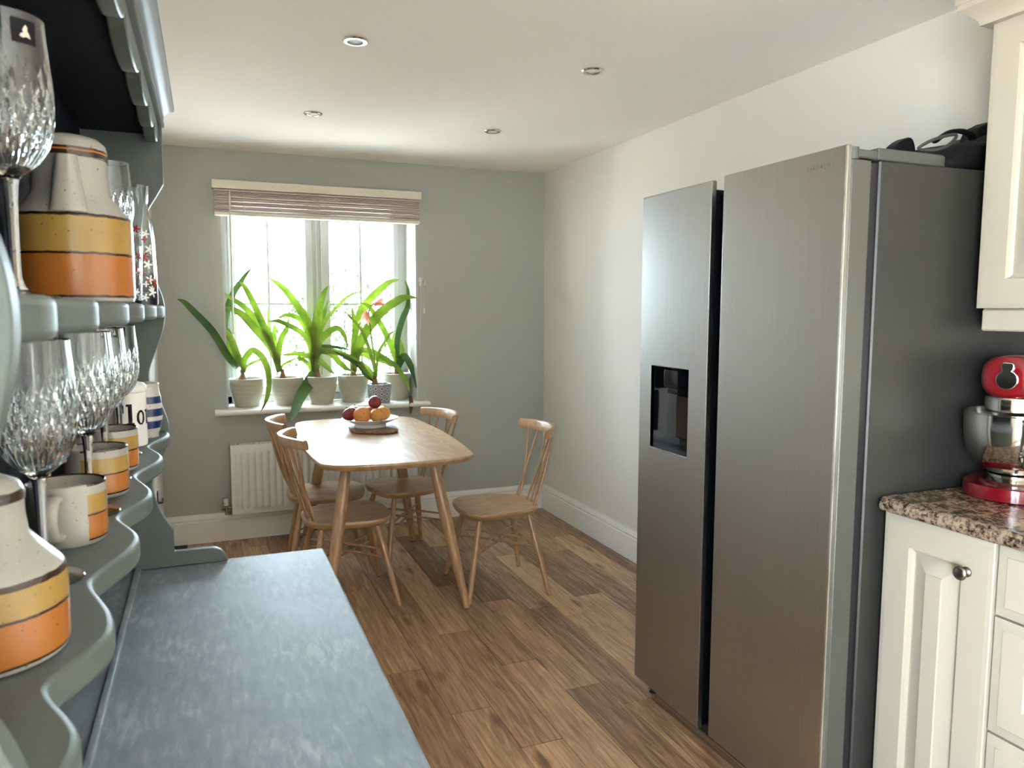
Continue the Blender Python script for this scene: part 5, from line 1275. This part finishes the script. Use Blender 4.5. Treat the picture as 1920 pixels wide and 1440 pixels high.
# ---- lettered canisters and striped jar
GL = {
 'F': [[(0.02, 0), (0.66, 0), (0.66, 0.12), (0.02, 0.12)], [(0.18, 0), (0.46, 0), (0.46, 1), (0.18, 1)], [(0.02, 0.86), (0.98, 0.86), (0.98, 1), (0.02, 1)], [(0.84, 0.62), (0.98, 0.62), (0.98, 1), (0.84, 1)], [(0.4, 0.44), (0.72, 0.44), (0.72, 0.58), (0.4, 0.58)], [(0.62, 0.36), (0.74, 0.36), (0.74, 0.66), (0.62, 0.66)]],
 'l': [[(0.1, 0), (0.9, 0), (0.9, 0.12), (0.1, 0.12)], [(0.32, 0), (0.68, 0), (0.68, 1.06), (0.32, 1.06)], [(0.1, 0.94), (0.5, 0.94), (0.5, 1.06), (0.1, 1.06)]],
 'u': [[(0.14, 0.1), (0.42, 0.1), (0.42, 0.72), (0.14, 0.72)], [(0.0, 0.6), (0.42, 0.6), (0.42, 0.72), (0.0, 0.72)], [(0.14, 0), (0.86, 0), (0.86, 0.14), (0.14, 0.14)], [(0.6, 0), (0.88, 0), (0.88, 0.72), (0.6, 0.72)], [(0.6, 0), (1, 0), (1, 0.12), (0.6, 0.12)]],
 'r': [[(0.05, 0), (0.65, 0), (0.65, 0.12), (0.05, 0.12)], [(0.2, 0), (0.48, 0), (0.48, 0.72), (0.2, 0.72)], [(0.05, 0.6), (0.48, 0.6), (0.48, 0.72), (0.05, 0.72)], [(0.48, 0.5), (0.95, 0.5), (0.95, 0.72), (0.48, 0.72)]],
}
def lettering(word, P, r, th0, z, hgt, adv, parent, mat):
    m = MB(); G = 26
    for i, ch in enumerate(word):
        a0 = th0 + i * adv
        for ix in range(G):
            for iz in range(G):
                x0, x1 = ix / G, (ix + 1) / G; q0, q1 = iz / G * 1.06, (iz + 1) / G * 1.06
                xc, zc = (x0 + x1) / 2, (q0 + q1) / 2
                if ch == 'o':
                    e = ((xc - 0.5) / 0.48) ** 2 + ((zc - 0.36) / 0.37) ** 2; f = ((xc - 0.5) / 0.20) ** 2 + ((zc - 0.36) / 0.27) ** 2
                    ins = e <= 1 and f >= 1
                else: ins = any(min(p[0] for p in g) <= xc <= max(p[0] for p in g) and min(p[1] for p in g) <= zc <= max(p[1] for p in g) for g in GL[ch])
                if ins:
                    vs = []
                    for xx, zz in ((x0, q0), (x1, q0), (x1, q1), (x0, q1)):
                        a = a0 + (xx - 0.5) * adv * 0.94; vs.append((P[0] + r * math.cos(a), P[1] + r * math.sin(a), P[2] + z + zz * hgt))
                    m.add(vs, [(0, 1, 2, 3)])
    return m.build('lettering', mat, parent, 60)
def canister(label, P, r, hb, word, th0, adv):
    t = thing('lettered_canister', label, 'canister', P)
    b = MB(); b.lathe([(0, 0.001), (r - 0.002, 0.0), (r, 0.003), (r, hb - 0.004), (r - 0.002, hb), (0, hb)], P, 48); b.build('body', M['white_china'], t, 45)
    b = MB(); b.lathe([(r - 0.001, hb + 0.0005), (r + 0.001, hb + 0.003), (r + 0.001, hb + 0.012), (r - 0.004, hb + 0.018), (0.014, hb + 0.022), (0.007, hb + 0.026), (0.008, hb + 0.030), (0.013, hb + 0.038), (0.0135, hb + 0.044), (0.010, hb + 0.052), (0, hb + 0.055)], P, 44); b.build('lid', M['white_china'], t, 60)
    lettering(word, P, r + 0.0004, th0, 0.044, 0.040, adv, t, M['ink'])
canister('white china canister lettered Flour in black at the far end of the lower shelf', (-0.148, 1.685, ZL), 0.0305, 0.108, 'Flour', math.radians(-123), math.radians(38))
canister('white china canister half hidden behind the goblets, left of the flour canister', (-0.2035, 1.715, ZL), 0.0285, 0.104, 'r', math.radians(-68), math.radians(36))
P = (-0.130, 1.788, ZL)
BL = (0.008, 0.020, 0.095); W2 = (0.50, 0.485, 0.445)
M['jar_glaze'] = banded('blue_banded_jar_glaze', [(-0.01, W2), (0.020, BL), (0.036, W2), (0.046, BL), (0.062, W2), (0.073, BL), (0.088, W2)], 0.0003, None, 0, 0, None, 0.13)
t = thing('striped_jar', 'white barrel jar with three navy blue bands at the far end of the lower shelf', 'jar', P)
b = MB(); b.lathe([(0, 0.001), (0.027, 0.0), (0.0275, 0.009), (0.030, 0.013), (0.0335, 0.025), (0.0365, 0.048), (0.0365, 0.062), (0.034, 0.086), (0.0305, 0.102), (0.0305, 0.110), (0, 0.110)], P, 48); b.build('body', M['jar_glaze'], t, 60)
b = MB(); b.lathe([(0.031, 0.1105), (0.0315, 0.114), (0.029, 0.117), (0, 0.1175)], P, 40); b.build('lid', M['jar_glaze'], t, 50)

# ---- carafe and tumbler with printed flowers
def carafe_r(z):
    pts = [(0.0, 0.0285), (0.06, 0.0285), (0.13, 0.0265), (0.165, 0.0225), (0.185, 0.0175), (0.195, 0.0168), (0.21, 0.0180), (0.234, 0.0205)]
    for (z0, a), (z1, c) in zip(pts[:-1], pts[1:]):
        if z0 <= z <= z1: return a + (c - a) * (z - z0) / (z1 - z0)
    return pts[-1][1]
def flowers(P, rfun, items, mat, name, parent):
    m = MB()
    for th, z, s, petals in items:
        n = petals * 6; vs = []
        r0 = rfun(z) + 0.0005
        vs.append((P[0] + r0 * math.cos(th), P[1] + r0 * math.sin(th), P[2] + z))
        for k in range(n):
            a = 2 * PI * k / n; q = s * (0.62 + 0.38 * math.cos(petals * a)); zz = z + q * math.sin(a); r = rfun(zz) + 0.0005; tt = th + q * math.cos(a) / r
            vs.append((P[0] + r * math.cos(tt), P[1] + r * math.sin(tt), P[2] + zz))
        m.add(vs, [(0, 1 + k, 1 + (k + 1) % n) for k in range(n)])
    return m.build(name, mat, parent, 60)
P = (-0.117, 1.700, ZU)
t = thing('glass_carafe', 'clear glass carafe printed with red and white flowers, far end of the upper shelf', 'carafe', P)
zz = [0.0, 0.03, 0.06, 0.10, 0.13, 0.15, 0.165, 0.178, 0.188, 0.195, 0.203, 0.215, 0.234]
b = MB(); b.lathe([(0, 0.0), (0.027, 0.0)] + [(carafe_r(z), z + 0.002) for z in zz] + [(carafe_r(z) - 0.0022, z + 0.002) for z in zz[::-1] if z > 0.005] + [(0, 0.008)], P, 56); b.build('glass', M['clear_glass'], t, 60)
rnd = random.Random(4); red = []; whi = []
for i in range(46):
    z = rnd.uniform(0.012, 0.160); th = rnd.uniform(-PI, PI)
    (red if rnd.random() < 0.3 else whi).append((th, z, rnd.uniform(0.004, 0.0095), 5 if rnd.random() < 0.6 else 4))
red += [(math.radians(-75), 0.095, 0.013, 7), (math.radians(-80), 0.062, 0.006, 4), (math.radians(-115), 0.03, 0.006, 5), (math.radians(-118), 0.145, 0.007, 5)]
whi += [(math.radians(-60), 0.080, 0.010, 5), (math.radians(-50), 0.11, 0.011, 5), (math.radians(-55), 0.05, 0.010, 5), (math.radians(-45), 0.025, 0.011, 5), (math.radians(-62), 0.14, 0.009, 5)]
flowers(P, carafe_r, red, M['red_print'], 'red_flowers', t); flowers(P, carafe_r, whi, M['white_print'], 'white_flowers', t)
P = (-0.137, 1.600, ZU)
tr_ = lambda z: 0.0265 + 0.004 * z / 0.11
t = thing('glass_tumbler', 'clear tumbler with red and white printed flowers beside the carafe on the upper shelf', 'glass', P)
b = MB(); b.lathe([(0, 0.0), (0.0255, 0.0), (0.0265, 0.002), (0.0305, 0.110), (0.0298, 0.1112), (0.0287, 0.110), (0.0248, 0.008), (0, 0.007)], P, 48); b.build('glass', M['clear_glass'], t, 60)
rnd = random.Random(9); red = []; whi = []
for i in range(22):
    (red if rnd.random() < 0.35 else whi).append((rnd.uniform(-PI, PI), rnd.uniform(0.012, 0.095), rnd.uniform(0.004, 0.008), 5))
flowers(P, tr_, red, M['red_print'], 'red_flowers', t); flowers(P, tr_, whi, M['white_print'], 'white_flowers', t)
